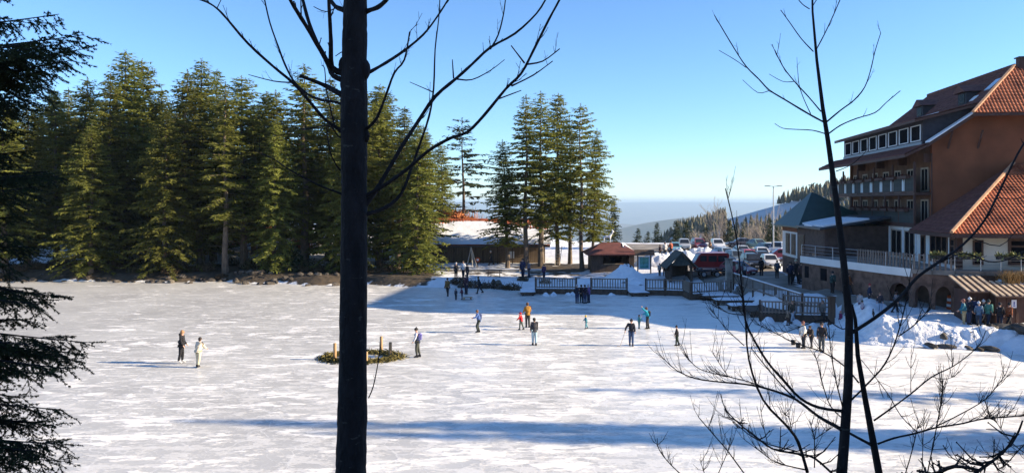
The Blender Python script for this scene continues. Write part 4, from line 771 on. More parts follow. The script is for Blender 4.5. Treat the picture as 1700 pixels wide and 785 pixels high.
# entrance wing with green hipped roof and snowy lean-to
EW = M('wing_cladding', (.11, .07, .055), .85, .25, 2, .3, 20)
wa = [loc_of(*q) for q in ((27.4, 66.0), (29.1, 81.0), (36, 81.0), (36, 66.6))]
def wall2(a, b, z0, z1, th=.25): 
    A, B = Vector((*a, 0)), Vector((*b, 0)); d = (B - A).normalized(); n = Vector((-d.y, d.x, 0)) * th; return MB().hexa([A + Vector((0, 0, z0)), B + Vector((0, 0, z0)), B + n + Vector((0, 0, z0)), A + n + Vector((0, 0, z0))], [A + Vector((0, 0, z1)), B + Vector((0, 0, z1)), B + n + Vector((0, 0, z1)), A + n + Vector((0, 0, z1))])
def along(s_): return (wa[0][0] + (wa[1][0] - wa[0][0]) * s_, wa[0][1] + (wa[1][1] - wa[0][1]) * s_)
hp(wall2(along(0), along(.60), 1.0, 6.7, -.25), 'wing_wall', EW); hp(wall2(along(.601), along(1), 1.0, 3.4, -.25), 'wing_plinth', EW); hp(wall2(along(.602), along(1), 3.402, 6.0, -.28), 'wing_white_wall', WHITEW); hp(wall2(along(.601), along(1), 6.002, 6.7, -.25), 'wing_band', BROWNW)
hp(wall2(wa[0], (wa[3][0], wa[3][1]), 1.0, 6.9, .25), 'wing_front_wall', EW); hp(wall2(wa[1], wa[2], 1.0, 6.7, -.25), 'wing_end_wall', EW)
def wing_win(s0, s1, z0, z1, fr, nm='wing_window'):
    a, b = along(s0), along(s1); A, B = Vector((*a, 0)), Vector((*b, 0)); n = Vector((-.08, 0, 0)); mb = MB(); mb.hexa([A + n + Vector((0, 0, z0)), B + n + Vector((0, 0, z0)), B + Vector((.05, 0, z0)), A + Vector((.05, 0, z0))], [A + n + Vector((0, 0, z1)), B + n + Vector((0, 0, z1)), B + Vector((.05, 0, z1)), A + Vector((.05, 0, z1))]); w_ = hp(mb, nm, fr)
    i = (B - A) * .12; A, B = A + i, B - i; n = Vector((-.1, 0, 0)); mb = MB(); mb.hexa([A + n + Vector((0, 0, z0 + .12)), B + n + Vector((0, 0, z0 + .12)), B + Vector((.0, 0, z0 + .12)), A + Vector((.0, 0, z0 + .12))], [A + n + Vector((0, 0, z1 - .12)), B + n + Vector((0, 0, z1 - .12)), B + Vector((0, 0, z1 - .12)), A + Vector((0, 0, z1 - .12))]); hp(mb, 'pane', GLASS, w_)
wing_win(.64, .74, 3.7, 5.8, BFR); wing_win(.79, .89, 3.7, 5.8, BFR); wing_win(.42, .55, 3.6, 5.9, BFR); wing_win(.30, .36, 1.6, 4.2, BFR, 'wing_door'); wing_win(.14, .24, 1.6, 4.4, BFR, 'wing_door')
e = .9; cx, cy = loc_of(30.9, 77.6); q = [loc_of(27.6, 72.6), loc_of(28.5, 82.0), loc_of(36, 82.0), loc_of(36, 72.6)]
rf = hp(MB().add([(*p_, 6.65) for p_ in q] + [(cx, cy, 10.1)] + [(*p_, 6.5) for p_ in q], [(1, 0, 4), (2, 1, 4), (3, 2, 4), (0, 3, 4), (0, 1, 6, 5), (1, 2, 7, 6), (2, 3, 8, 7), (3, 0, 5, 8), (5, 6, 7, 8)]), 'green_roof', GROOF)
hp(MB().tube([(cx, cy, 10.0), (cx, cy, 10.9)], .035, 5).box((cx - .35, cy - .02, 10.72), (cx + .1, cy + .02, 10.82)).prism([(cx + .05, cy - .015, 10.75), (cx + .4, cy - .015, 11.05), (cx + .1, cy - .015, 10.95)], (0, .03, 0)), 'weather_vane', DMETAL, rf)
a0, a1, a2, a3 = loc_of(26.7, 65.3), loc_of(27.7, 73.6), loc_of(33, 73.6), loc_of(33, 65.3)
rf = hp(MB().hexa([(*a0, 6.6), (*a1, 6.6), (*a2, 7.6), (*a3, 7.6)], [(*a0, 6.78), (*a1, 6.78), (*a2, 7.78), (*a3, 7.78)]), 'lean_to_roof', M('dark_sheet', (.05, .06, .07), .5, .1, 2))
for (u0, u1, v0, v1) in ((.03, .36, .06, .7), (.37, .66, .02, .72), (.68, .97, .1, .7)):
    def lp(u, v): 
        p_ = [a0[i] * (1 - u) * (1 - v) + a1[i] * u * (1 - v) + a2[i] * u * v + a3[i] * (1 - u) * v for i in (0, 1)]; return Vector((*p_, 6.785 + v))
    mb = MB(); lo = [lp(u0, v0), lp(u1, v0), lp(u1, v1), lp(u0, v1)]; mb.hexa(lo, [p_ + Vector((0, 0, .14)) for p_ in lo]); hp(mb, 'snow_patch', SNOW, rf)

# ------------------------------------------------------------------ ticket huts
def hut(name, label, loc, wx, wy, h0, h1, rz=0, wall=DBROWN):
    t = thing(name, label, 'hut', loc, rz); MB().box((0, 0, -.3), (wx, wy, h0)).build('wall', wall, t)
    rf = MB().hexa([(-.25, -.45, h0 - .12), (wx + .25, -.45, h0 - .12), (wx + .25, wy + .2, h1), (-.25, wy + .2, h1)], [(-.25, -.45, h0 - .04), (wx + .25, -.45, h0 - .04), (wx + .25, wy + .2, h1 + .08), (-.25, wy + .2, h1 + .08)]).build('roof', M('brown_sheet', (.20, .12, .085), .55, .2, 2), t)
    n = int(wx / .36)
    for k in range(n + 1):
        x = -.2 + (wx + .4) * k / n; MB().hexa([(x - .1, -.5, h0 - .035), (x + .1, -.5, h0 - .035), (x + .1, wy + .15, h1 + .085), (x - .1, wy + .15, h1 + .085)], [(x - .1, -.5, h0 + .03), (x + .1, -.5, h0 + .03), (x + .1, wy + .15, h1 + .15), (x - .1, wy + .15, h1 + .15)]).build('roof_batten', M('pale_batten', (.52, .40, .28), .7, .2, 3), rf)
    for k in range(int(wx / .6)):
        x = .1 + k * .6; MB().box((x, -.03, 0), (x + .06, -.003, h0 - .14)).build('batten', wall, t)
    return t
x1 = (1606 - 850) * 49.6 / F; h1_ = hut('ticket_hut', 'brown wooden hut with battened roof next to the white notice hut', (x1, 49.6, hz(x1, 49.6)), 1.45, 1.5, 2.15, 2.85)
x2 = (1653 - 850) * 49.0 / F; h2_ = hut('ticket_hut', 'brown wooden hut with a white notice on its wall', (x2, 49.0, hz(x2, 49.0)), 4.2, 1.4, 1.95, 2.55)
nb_ = MB().box((1.0, -.06, 1.1), (1.32, -.032, 1.62)).build('notice', M('notice_paper', (.75, .76, .8), .6, .04, 4), h2_)
MB().box((1.12, -.066, 1.3), (1.2, -.061, 1.5)).box((1.1, -.066, 1.2), (1.24, -.061, 1.26)).build('notice_mark', M('blue_ink', (.08, .1, .35), .6, .1, 4), nb_)
bp_ = Gz(1572, 511); bt = thing('road_barrel', 'orange and white striped traffic barrel by the stone arcade', 'barrel', (bp_.x, bp_.y - .5, hz(bp_.x, bp_.y - .5)))
for k in range(5): MB().tube([(0, 0, .2 * k), (0, 0, .2 * k + .2)], [.30 - .012 * k, .294 - .012 * k], 12).build('stripe', M('orange_plastic', (.5, .10, .03), .5, .1, 4) if k % 2 == 0 else WHITEP, bt, True)
# dry grass tuft on the terrace bank behind the huts
def tuft(mb, p, n, h, sp, g):
    for k in range(n):
        a = g.uniform(0, 6.28); b = p + Vector((g.uniform(-sp, sp), g.uniform(-sp, sp), 0)); d = Vector((math.cos(a) * .5, math.sin(a) * .5, 1)) * h * g.uniform(.5, 1.1); s_ = Vector((-math.sin(a), math.cos(a), 0)) * .02
        mb.add([b - s_, b + s_, b + d], [(0, 1, 2)])
gr_ = random.Random(4); mb = MB()
q0 = Vector((33.4, 50.55, 3.6))
for k in range(40): tuft(mb, q0 + Vector((gr_.uniform(-.5, 1.8), gr_.uniform(-.35, .35), 0)), 22, .9, .25, gr_)
rk = thing('planted_bank', 'dry golden grasses in a snowy bed above the huts', 'plant bed', (33.4, 50.55, 1.2)); MB().hexa([(-.8, -.5, 0), (6, -.5, 0), (6, .4, 0), (-.8, .4, 0)], [(-.7, -.45, 2.3), (6, -.45, 2.3), (6, .4, 2.5), (-.7, .4, 2.5)]).build('bed_wall', RUBBLE, rk)
mb.build('dry_grass', DRYG, rk, off=(-33.4, -50.55, -1.2)); MB().hexa([(-.6, -.4, 2.3), (6, -.4, 2.3), (6, .38, 2.5), (-.6, .38, 2.5)], [(-.5, -.35, 2.42), (5.9, -.35, 2.42), (5.9, .35, 2.62), (-.5, .35, 2.62)]).build('snow_cover', SNOW, rk)

# ------------------------------------------------------------------ long barn behind the spruces
bx0, bx1, by = (700 - 850) * 100 / F, (905 - 850) * 100 / F, 100.0
bn = thing('barn', 'long low wooden barn with snow on its red tiled roof', 'building', (bx0, by, 1.0)); BL = bx1 - bx0
MB().box((0, 0, -.6), (BL, .25, 2.3)).build('front_wall', M('weathered_boards', (.16, .115, .075), .85, .45, 1.6, .3, 16, stretch=(6, 1, .3)), bn)
MB().box((0, 8.5, -.6), (BL, 8.75, 2.4)).build('rear_wall', WOOD, bn); MB().box((-.001, .26, -.6), (.25, 8.49, 2.5)).box((BL - .25, .26, -.6), (BL + .001, 8.49, 2.5)).build('end_wall', WOOD, bn)
rf = MB().hexa([(-.6, -1.2, 2.15), (BL + .6, -1.2, 2.15), (BL + .6, 7.2, 5.35), (-.6, 7.2, 5.35)], [(-.6, -1.2, 2.3), (BL + .6, -1.2, 2.3), (BL + .6, 7.2, 5.5), (-.6, 7.2, 5.5)]).build('roof', DBROWN, bn)
MB().hexa([(-.6, 7.2, 5.35), (BL + .6, 7.2, 5.35), (BL + .6, 9.3, 4.4), (-.6, 9.3, 4.4)], [(-.6, 7.2, 5.5), (BL + .6, 7.2, 5.5), (BL + .6, 9.3, 4.55), (-.6, 9.3, 4.55)]).build('rear_roof', DBROWN, bn)
vl = math.hypot(8.4, 3.2); add_tiles('roof_tiles', TILE, rf, (-.6, -1.2, 2.3), (1, 0, 0), (0, 8.4, 3.2), lambda b: 0, lambda b: BL + 1.2, vl, tw=.4, th=.5, kk=2)
MB().tube([(-.6, 7.2, 5.56), (BL + .6, 7.2, 5.56)], .14, 6).build('ridge', TILE, rf)
# snow lying on the roof: a sheet of uneven depth that thins out towards the ridge
nu, nv = 110, 46; V = []; Fc = []
for j in range(nv + 1):
    for i in range(nu + 1):
        u = -.7 + (BL + 1.4) * i / nu; v = j / nv; n_ = float(fbm(u * .9, v * 9, 12)); lim = .90 + .3 * (float(fbm(u * .35, 3, 4)) - .45) - .30 * max(0, min(1, (u - BL * .6) / (BL * .4)))
        th = .17 * min(1, max(0, (lim - v) * 5)) + .10 * (n_ - .47) * min(1, v * 6 + .3) + (-.02 if v < lim else -.035)
        V.append((u, -1.3 + 8.5 * v, 2.3 + 3.2 * v + .06 + th))
for j in range(nv):
    for i in range(nu): a = j * (nu + 1) + i; Fc.append((a, a + 1, a + nu + 2, a + nu + 1))
MB().add(V, Fc).build('snow_cover', SNOW, rf, True); MB().box((-.6, -1.32, 2.12), (BL + .6, -1.21, 2.32)).build('gutter', DMETAL, rf)
for k in range(9):
    x = .5 + k * (BL - 1) / 8; MB().box((x - .07, -1.05, -.5), (x + .07, -.91, 2.15)).build('post', WOOD, bn)
MB().box((11.6, -.04, .6), (12.3, -.003, 1.5)).build('wall_notice', WHITEP, bn)

# ------------------------------------------------------------------ kiosk, info board, shelter
def P3(x, y, Y): return At(x, y, Y)
kY = 86.0; kx0 = (978 - 850) * kY / F; kx1 = (1058 - 850) * kY / F; kz = hz((kx0 + kx1) / 2, kY); kw = kx1 - kx0
ki = thing('kiosk', 'dark timber kiosk with brown hipped roof and serving hatch', 'kiosk', (kx0, kY, kz))
top = 9 - (402 - YH) * (kY + 2) / F - kz; ev = 9 - (420 - YH) * kY / F - kz
MB().box((.3, .3, -.5), (kw - .3, 4.3, .9)).box((.3, .3, .9), (1.6, 4.3, ev)).box((kw - .9, .3, .9), (kw - .3, 4.3, ev)).box((1.6, 1.4, .9), (kw - .9, 4.3, ev)).build('wall', WOOD, ki)
KR = M('kiosk_roof_shingle', (.15, .055, .045), .8, .25, 2, .3, 12)
c0 = [(-.3, -.6, ev - .05), (kw + .3, -.6, ev - .05), (kw + .3, 4.9, ev - .05), (-.3, 4.9, ev - .05)]; r0, r1 = (1.7, 2.1, top), (kw - 1.7, 2.1, top)
kr_ = MB().add(c0 + [r0, r1] + [(a, b, c_ - .15) for a, b, c_ in c0], [(0, 1, 5, 4), (1, 2, 5), (2, 3, 4, 5), (3, 0, 4), (0, 6, 7, 1), (1, 7, 8, 2), (2, 8, 9, 3), (3, 9, 6, 0), (6, 9, 8, 7)]).build('roof', KR, ki)
MB().hexa([(kw - 1.5, 1.0, ev + .62), (kw - .1, .4, ev + .12), (kw - .1, 2.0, ev + .12), (kw - 1.4, 2.0, top - .12)], [(kw - 1.5, 1.0, ev + .74), (kw - .1, .4, ev + .24), (kw - .1, 2.0, ev + .24), (kw - 1.4, 2.0, top + .02)]).build('snow_patch', SNOW, kr_)
MB().box((1.7, .28, .92), (kw - 1.0, .75, 1.0)).build('counter', LWOOD, ki); MB().box((2.6, 1.36, 1.1), (3.9, 1.397, 1.7)).build('hatch_window', GLASS, ki)
ki.location.z -= .02
# white animal figure on the kiosk roof
def skin_mesh(name, verts, edges, rads, root=0, sub=1):
    me = bpy.data.meshes.new(name); bm = bmesh.new(); sl2 = bm.verts.layers.skin.verify()
    bv = [bm.verts.new(v) for v in verts]
    for i, v in enumerate(bv): v[sl2].radius = rads[i] if hasattr(rads[i], '__len__') else (rads[i], rads[i]); v[sl2].use_root = (i == root)
    for a, b in edges: bm.edges.new((bv[a], bv[b]))
    bm.to_mesh(me); bm.free(); return me
SKINS = []
def skin_obj(name, verts, edges, rads, mat_, parent, root=0, sub=1):
    me = skin_mesh(name, verts, edges, rads, root); o = link(name, me, parent); m = o.modifiers.new('s', 'SKIN'); m.use_smooth_shade = True
    if sub: s_ = o.modifiers.new('u', 'SUBSURF'); s_.levels = sub; s_.render_levels = sub
    SKINS.append((o, mat_)); return o
fg = thing('animal_figure', 'small white animal figure standing on the kiosk roof', 'statue', (kx0 + kw * .42, kY + 2.1, kz + top - .1))
skin_obj('body', [(0, 0, .75), (.35, 0, .78), (-.35, 0, .76), (.55, 0, 1.05), (.66, 0, 1.35), (.85, 0, 1.3), (.36, .1, .4), (.36, .1, .05), (.36, -.1, .4), (.36, -.1, .05), (-.36, .1, .4), (-.4, .1, .05), (-.36, -.1, .4), (-.4, -.1, .05), (-.5, 0, .7), (.62, .08, 1.55), (.62, -.08, 1.55)],
         [(0, 1), (0, 2), (1, 3), (3, 4), (4, 5), (1, 6), (6, 7), (1, 8), (8, 9), (2, 10), (10, 11), (2, 12), (12, 13), (2, 14), (4, 15), (4, 16)], [.15, .15, .14, .09, .09, .05, .05, .035, .05, .035, .06, .035, .06, .035, .03, .025, .025], WHITEP, fg)
ib_x = (1058 - 850) * 84 / F; ib = thing('info_board', 'green lake map board in a white frame under a small roof', 'sign', (ib_x, 84, hz(ib_x, 84)))
MB().box((.0, 0, -.3), (.12, .12, 2.3)).build('post', WOOD, ib); MB().box((1.45, 0, -.3), (1.57, .12, 2.3)).build('post', WOOD, ib)
br_ = MB().box((.14, .02, .55), (1.43, .08, 2.0)).build('board', M('board_white', (.6, .66, .68), .6, .05, 3), ib); MB().box((.3, .005, .7), (1.27, .017, 1.9)).build('map_panel', M('map_green', (.06, .22, .14), .6, .4, 2.5, col2=(.10, .30, .30)), br_)
MB().prism([(-.3, -.35, 2.15), (1.9, -.35, 2.15), (1.9, .25, 2.65), (-.3, .25, 2.65)], (0, .05, .1)).build('roof', WOOD, ib)
sh_Y = 79.5; sx0 = (1112 - 850) * sh_Y / F; sz = hz(sx0 + 1.2, sh_Y); shl = thing('shelter', 'small open timber shelter with pointed greenish gable roof', 'shelter', (sx0, sh_Y, sz)); sw = (1150 - 1112) * sh_Y / F
ev = 9 - (440 - YH) * sh_Y / F - sz; pk = 9 - (417 - YH) * sh_Y / F - sz
for x, y in ((0, 0), (sw - .25, 0), (0, 2.2), (sw - .25, 2.2)): MB().box((x, y, -.4), (x + .25, y + .25, ev)).build('post', WOOD, shl)
MB().box((.02, 2.46, -.3), (sw - .02, 2.55, ev)).build('back_wall', WOOD, shl); MB().box((.05, .26, -.3), (.12, 2.19, 1.0)).box((sw - .12, .26, -.3), (sw - .05, 2.19, 1.0)).build('side_wall', WOOD, shl)
SR = M('mossy_shingle', (.085, .095, .085), .85, .3, 3, .3, 12); m_ = sw / 2
for sg in (-1, 1): MB().hexa([(m_, -.6, pk - .1), (m_ + sg * (m_ + .5), -.6, ev - .35), (m_ + sg * (m_ + .5), 3, ev - .35), (m_, 3, pk - .1)], [(m_, -.6, pk), (m_ + sg * (m_ + .5), -.6, ev - .25), (m_ + sg * (m_ + .5), 3, ev - .25), (m_, 3, pk)]).build('roof', SR, shl)
MB().prism([(.1, .05, ev - .05), (sw - .1, .05, ev - .05), (m_, .05, pk - .22)], (0, .08, 0)).build('gable', SR, shl)

# ------------------------------------------------------------------ fences, deck edge and landing stages
def fence(label, a, b, h=1.05, sp_=.24, base=None, solid=False, rail_w=GWOOD, snowtop=False, pk_m=GWOOD, wid=.09):
    a, b = Vector(a), Vector(b); d = b - a; L2 = math.hypot(d.x, d.y); rz = math.atan2(d.y, d.x); t = thing('picket_fence', label, 'fence', a, rz); sl = d.z / L2
    def sh(mb): mb.v = [(x, y, z + x * sl) for x, y, z in mb.v]; return mb
    sh(MB().box((0, -.05, h - .1), (L2, .05, h))).build('top_rail', rail_w, t); sh(MB().box((0, -.03, .12), (L2, .03, .22))).build('bottom_rail', rail_w, t)
    if snowtop: sh(MB().box((.05, -.06, h + .003), (L2 - .05, .06, h + .07))).build('snow_cap', SNOW, t)
    n = max(1, int(L2 / sp_)); me = MB().box((-wid / 2, -.055, .08), (wid / 2, -.032, h - .02)).mesh('picket', pk_m)
    for k in range(n): x = (k + .5) * L2 / n; link('picket', me, t, (x, 0, x * sl))
    m = max(1, int(L2 / 2.4)); mp_ = MB().box((-.07, -.03, -.6), (.07, .09, h + .06)).mesh('post', WOOD)
    for k in range(m + 1): x = k * L2 / m; link('post', mp_, t, (x, .07, x * sl))
    if base: MB().box((0, -.12, -base), (L2, .12, -.003)).build('edge_beam', WOOD, t)
    return t
def FP(x, y, z): return G(x, y, z)
dk = .55
fence('dark picket fence from the bench bay to the gap behind the group of skaters', FP(889, 479, dk), FP(957, 479.5, dk), base=.5)
fence('dark picket fence beneath the brown roofed kiosk', FP(981, 479.5, dk), FP(1041, 480.5, dk), base=.5)
fence('dark picket fence beside the snowy ramp below the info board', FP(1072, 481, dk), FP(1104, 481.5, dk), base=.5)
fence('short picket fence in front of the open shelter', FP(1105, 481.5, dk), FP(1135, 482.5, dk), base=.5)
fence('boarded corner of the deck fence in front of the shelter', FP(1135, 482.5, dk), FP(1147, 488, dk), base=.6, sp_=.12, wid=.115)
fence('picket fence in front of the red van with white snow behind it', FP(1147, 488, dk), FP(1214, 484, dk + .1), base=.6)
fence('sloping fence with snowy rail beside the road to the hotel', FP(1216, 471, 1.15), FP(1330, 511, 1.05), snowtop=True, sp_=.3)
fence('picket fence at the front of the near landing deck', FP(1262, 521, .55), FP(1378, 524, .55), h=1.0, base=.6)
fence('picket fence along the rear of the near landing deck', FP(1300, 508, .9), FP(1385, 514, .9), h=.9)
# stone/wood pillar
pl_ = FP(1210, 474, 1.0); pt = thing('gate_pillar', 'square stone pillar at the head of the road fence', 'pillar', pl_); MB().box((-.28, -.28, -.6), (.28, .28, 2.5)).build('shaft', STONE, pt); MB().box((-.34, -.34, 2.5), (.34, .34, 2.62)).build('cap', STONE, pt)
pl2 = FP(1380, 525, .8); pt = thing('gate_pillar', 'dark timber post at the end of the near landing deck', 'pillar', pl2); MB().box((-.18, -.18, -.9), (.18, .18, 1.35)).build('shaft', WOOD, pt); MB().box((-.22, -.22, 1.35), (.22, .22, 1.45)).build('cap', WOOD, pt)
def stage(label, px0, px1, py, z, depth, th=.18):
    a = FP(px0, py, z - th * .0); b = FP(px1, py, z); w = b.x - a.x; t = thing('landing_stage', label, 'landing stage', (a.x, a.y, 0))
    n = max(3, int(depth / .22)); me = MB().box((0, 0, z - th), (w, depth / n - .02, z - .06)).mesh('plank', WOOD)
    for k in range(n): link('plank', me, t, (0, k * depth / n, 0))
    MB().box((.02, -.05, z - th - .12), (w - .02, -.003, z - .06)).build('front_beam', WOOD, t)
    for x in (.15, w - .35):
        for y in (.1, depth - .35): MB().box((x, y, -.25), (x + .2, y + .2, z - th - .005)).build('pile', WOOD, t)
    V = []; Fc = []; nu, nv = 14, 6
    for j in range(nv + 1):
        for i in range(nu + 1):
            u, v = i / nu, j / nv; e = min(1, 6 * min(u, 1 - u, v, 1 - v)); V.append((u * w, v * depth - .04, z - .058 + .10 * e ** .5 + .03 * float(vnoise(u * w * 2, v * 5 + px0))))
    for j in range(nv):
        for i in range(nu): q = j * (nu + 1) + i; Fc.append((q, q + 1, q + nu + 2, q + nu + 1))
    MB().add(V, Fc).build('snow_cover', SNOW, t, True); return t
stage('small snow covered landing stage beside the left end of the picket fence', 864, 889, 484, .42, 3.0)
stage('snow covered landing stage below the snow ramp and kiosk', 1046, 1079, 485, .42, 3.2)
stage('long snow capped landing stage closest to the red van', 1166, 1228, 490, .5, 1.7)
stage('long snow capped landing stage between two others', 1189, 1262, 497.5, .5, 1.7)
stage('shorter snow capped landing stage next to the near deck', 1214, 1262, 507, .5, 1.7)
dka = FP(1246, 527, .0); dkt = thing('landing_deck', 'dark timber deck carrying the near picket fence', 'deck', (dka.x, dka.y, 0)); dw = FP(1380, 527, 0).x - dka.x
me = MB().box((0, 0, .42), (dw, .22, .5)).mesh('plank', WOOD)
for k in range(16): link('plank', me, dkt, (0, k * .24, 0))
MB().box((0, -.06, .1), (dw, -.003, .44)).build('front_beam', WOOD, dkt)
me = MB().box((-.1, 0, -.3), (.1, .2, .415)).mesh('pile', WOOD)
for k in range(6): link('pile', me, dkt, (.2 + k * (dw - .4) / 5, .15, 0))

# ------------------------------------------------------------------ snow heaps and banks
def mound(name, label, c, rx, ry, h, rz=0, seed=0, rough=.35, cat='snow heap', group=None, n=44, pk=1.5, m=SNOW, freq=1.0):
    V = []; Fc = []; cs, sn = math.cos(rz), math.sin(rz)
    us = np.linspace(-1, 1, n); U, Vv = np.meshgrid(us, us); r2 = np.hypot(U, Vv) + .25 * (fbm(U * 2 + seed, Vv * 2, seed) - .47)
    prof = np.clip(1 - r2 ** pk, 0, None) ** .8; X = U * rx; Y = Vv * ry; nz = fbm(X * 1.6 * freq + seed, Y * 1.6 * freq, seed + 3, 5) - .47; blk = np.abs(fbm(X * 3.1 * freq, Y * 3.1 * freq, seed + 9, 3) - .45)
    WX = c[0] + X * cs - Y * sn; WY = c[1] + X * sn + Y * cs; gz = np.maximum(hgt(WX, WY), 0)
    Z = gz - c[2] + h * prof * (1 + rough * nz * 2.4) + rough * h * .5 * blk * np.sqrt(prof) - .06 * (prof < .02)
    q = (np.arange(n - 1)[:, None] * n + np.arange(n - 1)[None, :]); kp = ((prof[:-1, :-1] + prof[1:, 1:] + prof[:-1, 1:] + prof[1:, :-1]) > 0).ravel(); q = q.ravel()[kp]
    me = npmesh(name, np.stack([WX - c[0], WY - c[1], Z], -1).reshape(-1, 3), np.stack([q, q + 1, q + n + 1, q + n], -1), m, True)
    return tag(link(name, me, None, c), label, cat, group)
CHUNK = M('chunky_snow', (.80, .81, .82), .75, .13, 2.5, 1.0, 9, world_co=True)
def gp(x, y, z=None):
    p_ = Gz(x, y); return (p_.x, p_.y, p_.z)
mound('snow_bank', 'big ploughed snow bank between the ice and the ticket huts', (25.6, 48.9, 0), 3.9, 2.4, .46, -.15, 2, .55, m=CHUNK, n=110, freq=1.3)
mound('snow_bank', 'low crumbled snow bank in front of the walkers by the huts', (28.6, 46.9, 0), 2.7, 1.0, .40, -.05, 5, .55, m=CHUNK, n=90, freq=1.3)
mound('snow_bank', 'rounded snow bank behind the near landing deck end', (24.6, 54.2, 0), 2.2, 2.2, .55, .3, 8, .4, m=CHUNK, n=60)
mound('snow_heap', 'steep white snow heap in front of the kiosk', (At(1040, 0, 80.5).x, 80.5, hz(12, 80.5)), 2.6, 1.5, 2.0, 0, 3, .2, pk=.9, m=SNOW)
mound('snow_heap', 'ploughed snow mound behind the info board', (At(1092, 0, 93).x, 93, hz(18, 93)), 3.2, 2.0, 1.5, 0, 13, .4, m=CHUNK)
mound('snow_heap', 'ploughed snow mound above the shelter roof', (At(1130, 0, 95).x, 95, hz(21, 95)), 2.9, 2.0, 1.45, 0, 17, .4, m=CHUNK)
mound('snow_heap', 'ploughed snow mound behind the red van', (At(1172, 0, 97).x, 97, hz(25, 97)), 3.8, 2.0, 1.35, 0, 19, .4, m=CHUNK)
mound('snow_ramp', 'smooth snow ramp leading down to the landing stage', (At(1058, 0, 79).x, 79.2, hz(13, 79)), 1.3, 2.2, .55, 0, 23, .1, cat='snow ramp')
mound('snow_heap', 'small snow lump at the gap behind the group of skaters', (At(968, 0, 77.5).x, 77.5, hz(7, 77.5)), 1.1, 1.6, .7, 0, 27, .3)
for k, (x, y, r_) in enumerate([(1275, 535, .5), (1290, 533, .35), (1305, 538, .3), (1322, 536, .4), (1350, 540, .35), (1262, 540, .3), (1240, 538, .22)]):
    mound('snow_clod', 'lump of cleared snow in front of the near deck', gp(x, y), r_, r_ * .8, r_ * .7, k, 40 + k, .6, 'snow clod', 'cleared snow lumps by the near deck', 16)
gg = random.Random(11)
for k in range(24):
    x = gg.uniform(895, 1160); r_ = gg.uniform(.12, .35); p_ = G(x, 487.5 + gg.uniform(0, 3)); mound('snow_clod', 'crumb of cleared snow at the foot of the deck fence', (p_.x, p_.y, 0), r_ * 1.4, r_, r_ * .8, k, 60 + k, .6, 'snow clod', 'snow crumbs below the deck fence', 12)

# ------------------------------------------------------------------ rocks and shrubs of the shore
def rock_mesh(seed):
    bm = bmesh.new(); bmesh.ops.create_icosphere(bm, subdivisions=2, radius=1); g = random.Random(seed); sc_ = [(Vector((g.uniform(-1, 1), g.uniform(-1, 1), g.uniform(-1, 1))).normalized(), g.uniform(.55, .9)) for _ in range(9)]
    for v in bm.verts:
        for d, l in sc_:
            q = v.co.dot(d)
            if q > l: v.co -= d * (q - l)
        v.co *= g.uniform(.96, 1.04)
    me = bpy.data.meshes.new('rock'); bm.to_mesh(me); bm.free(); me.materials.append(M('boulder', (.085, .072, .06), .9, .5, 1.5, .6, 6, objrand=.35)); return me
RKM = [rock_mesh(k) for k in range(6)]
def rock(p, sx_, sy_, sz_, label, group, k, cap=True):
    o = link('rock', RKM[k % 6], None, (p[0], p[1], p[2] + sz_ * .25), gg.uniform(0, 6)); o.scale = (sx_, sy_, sz_); tag(o, label, 'rock', group); return o
for k in range(58):
    x = -20 + k * 11 + gg.uniform(-6, 6); p_ = gp(x, 468 - gg.uniform(0, 7)); s_ = gg.uniform(.15, .5); rock(p_, s_ * 1.3, s_, s_ * .7, 'dark boulder on the bank under the lakeside forest', 'boulders along the forest bank', k)
for k in range(16):
    x = 392 + k * 4.6 + gg.uniform(-4, 4); p_ = gp(x, 466 - gg.uniform(0, 6)); s_ = gg.uniform(.2, .45); rock(p_, s_ * 1.3, s_, s_ * .8, 'pale brown stone in the heap at the forest bank', 'stones heaped at the bank', k)
for k, (x, y, a, b, c_) in enumerate([(1652, 563, 1.0, .5, .3), (1676, 561, 1.1, .6, .35), (1697, 566, 1.0, .7, .4), (1600, 576, .9, .35, .2), (1570, 575, 1.0, .35, .22), (1540, 575, .8, .3, .18), (1625, 577, .8, .35, .2), (1568, 571, .35, .3, .4), (1645, 573, .7, .4, .25)]):
    rock(gp(x, y), a, b, c_, 'flat brown rock at the foot of the ploughed snow bank', 'flat rocks at the snow bank', k)
for k in range(14):
    x = 745 + k * 9 + gg.uniform(-4, 4); rock(gp(x, 476 - gg.uniform(0, 5)), gg.uniform(.3, .7), .4, gg.uniform(.25, .45), 'rounded rock in the low planted bank by the skaters', 'rocks of the planted bank', k)
def shrub_mesh(seed, rx, ry, h, n, m, leaf=.14):
    g = np.random.default_rng(seed); a = g.uniform(0, 6.28, n); rr = np.sqrt(g.random(n)); z = g.random(n) * (1 - rr ** 2 * .7) * h; base = np.stack([rr * np.cos(a) * rx, rr * np.sin(a) * ry, z], 1)
    d = g.normal(0, 1, (n, 3)); d[:, 2] = np.abs(d[:, 2]) * .6; d /= np.linalg.norm(d, axis=1)[:, None]; l = leaf * g.uniform(.6, 1.6, n); sv = np.cross(d, g.normal(0, 1, (n, 3))); sv /= np.linalg.norm(sv, axis=1)[:, None]
    K = kites(base, d, l, l * .4, sv, np.tile([0, 0, 1.], (n, 1))); b = np.arange(n) * 4; return npmesh('foliage', K.reshape(-1, 3), np.concatenate([np.stack([b, b + 1, b + 2], 1), np.stack([b, b + 2, b + 3], 1)]), m)
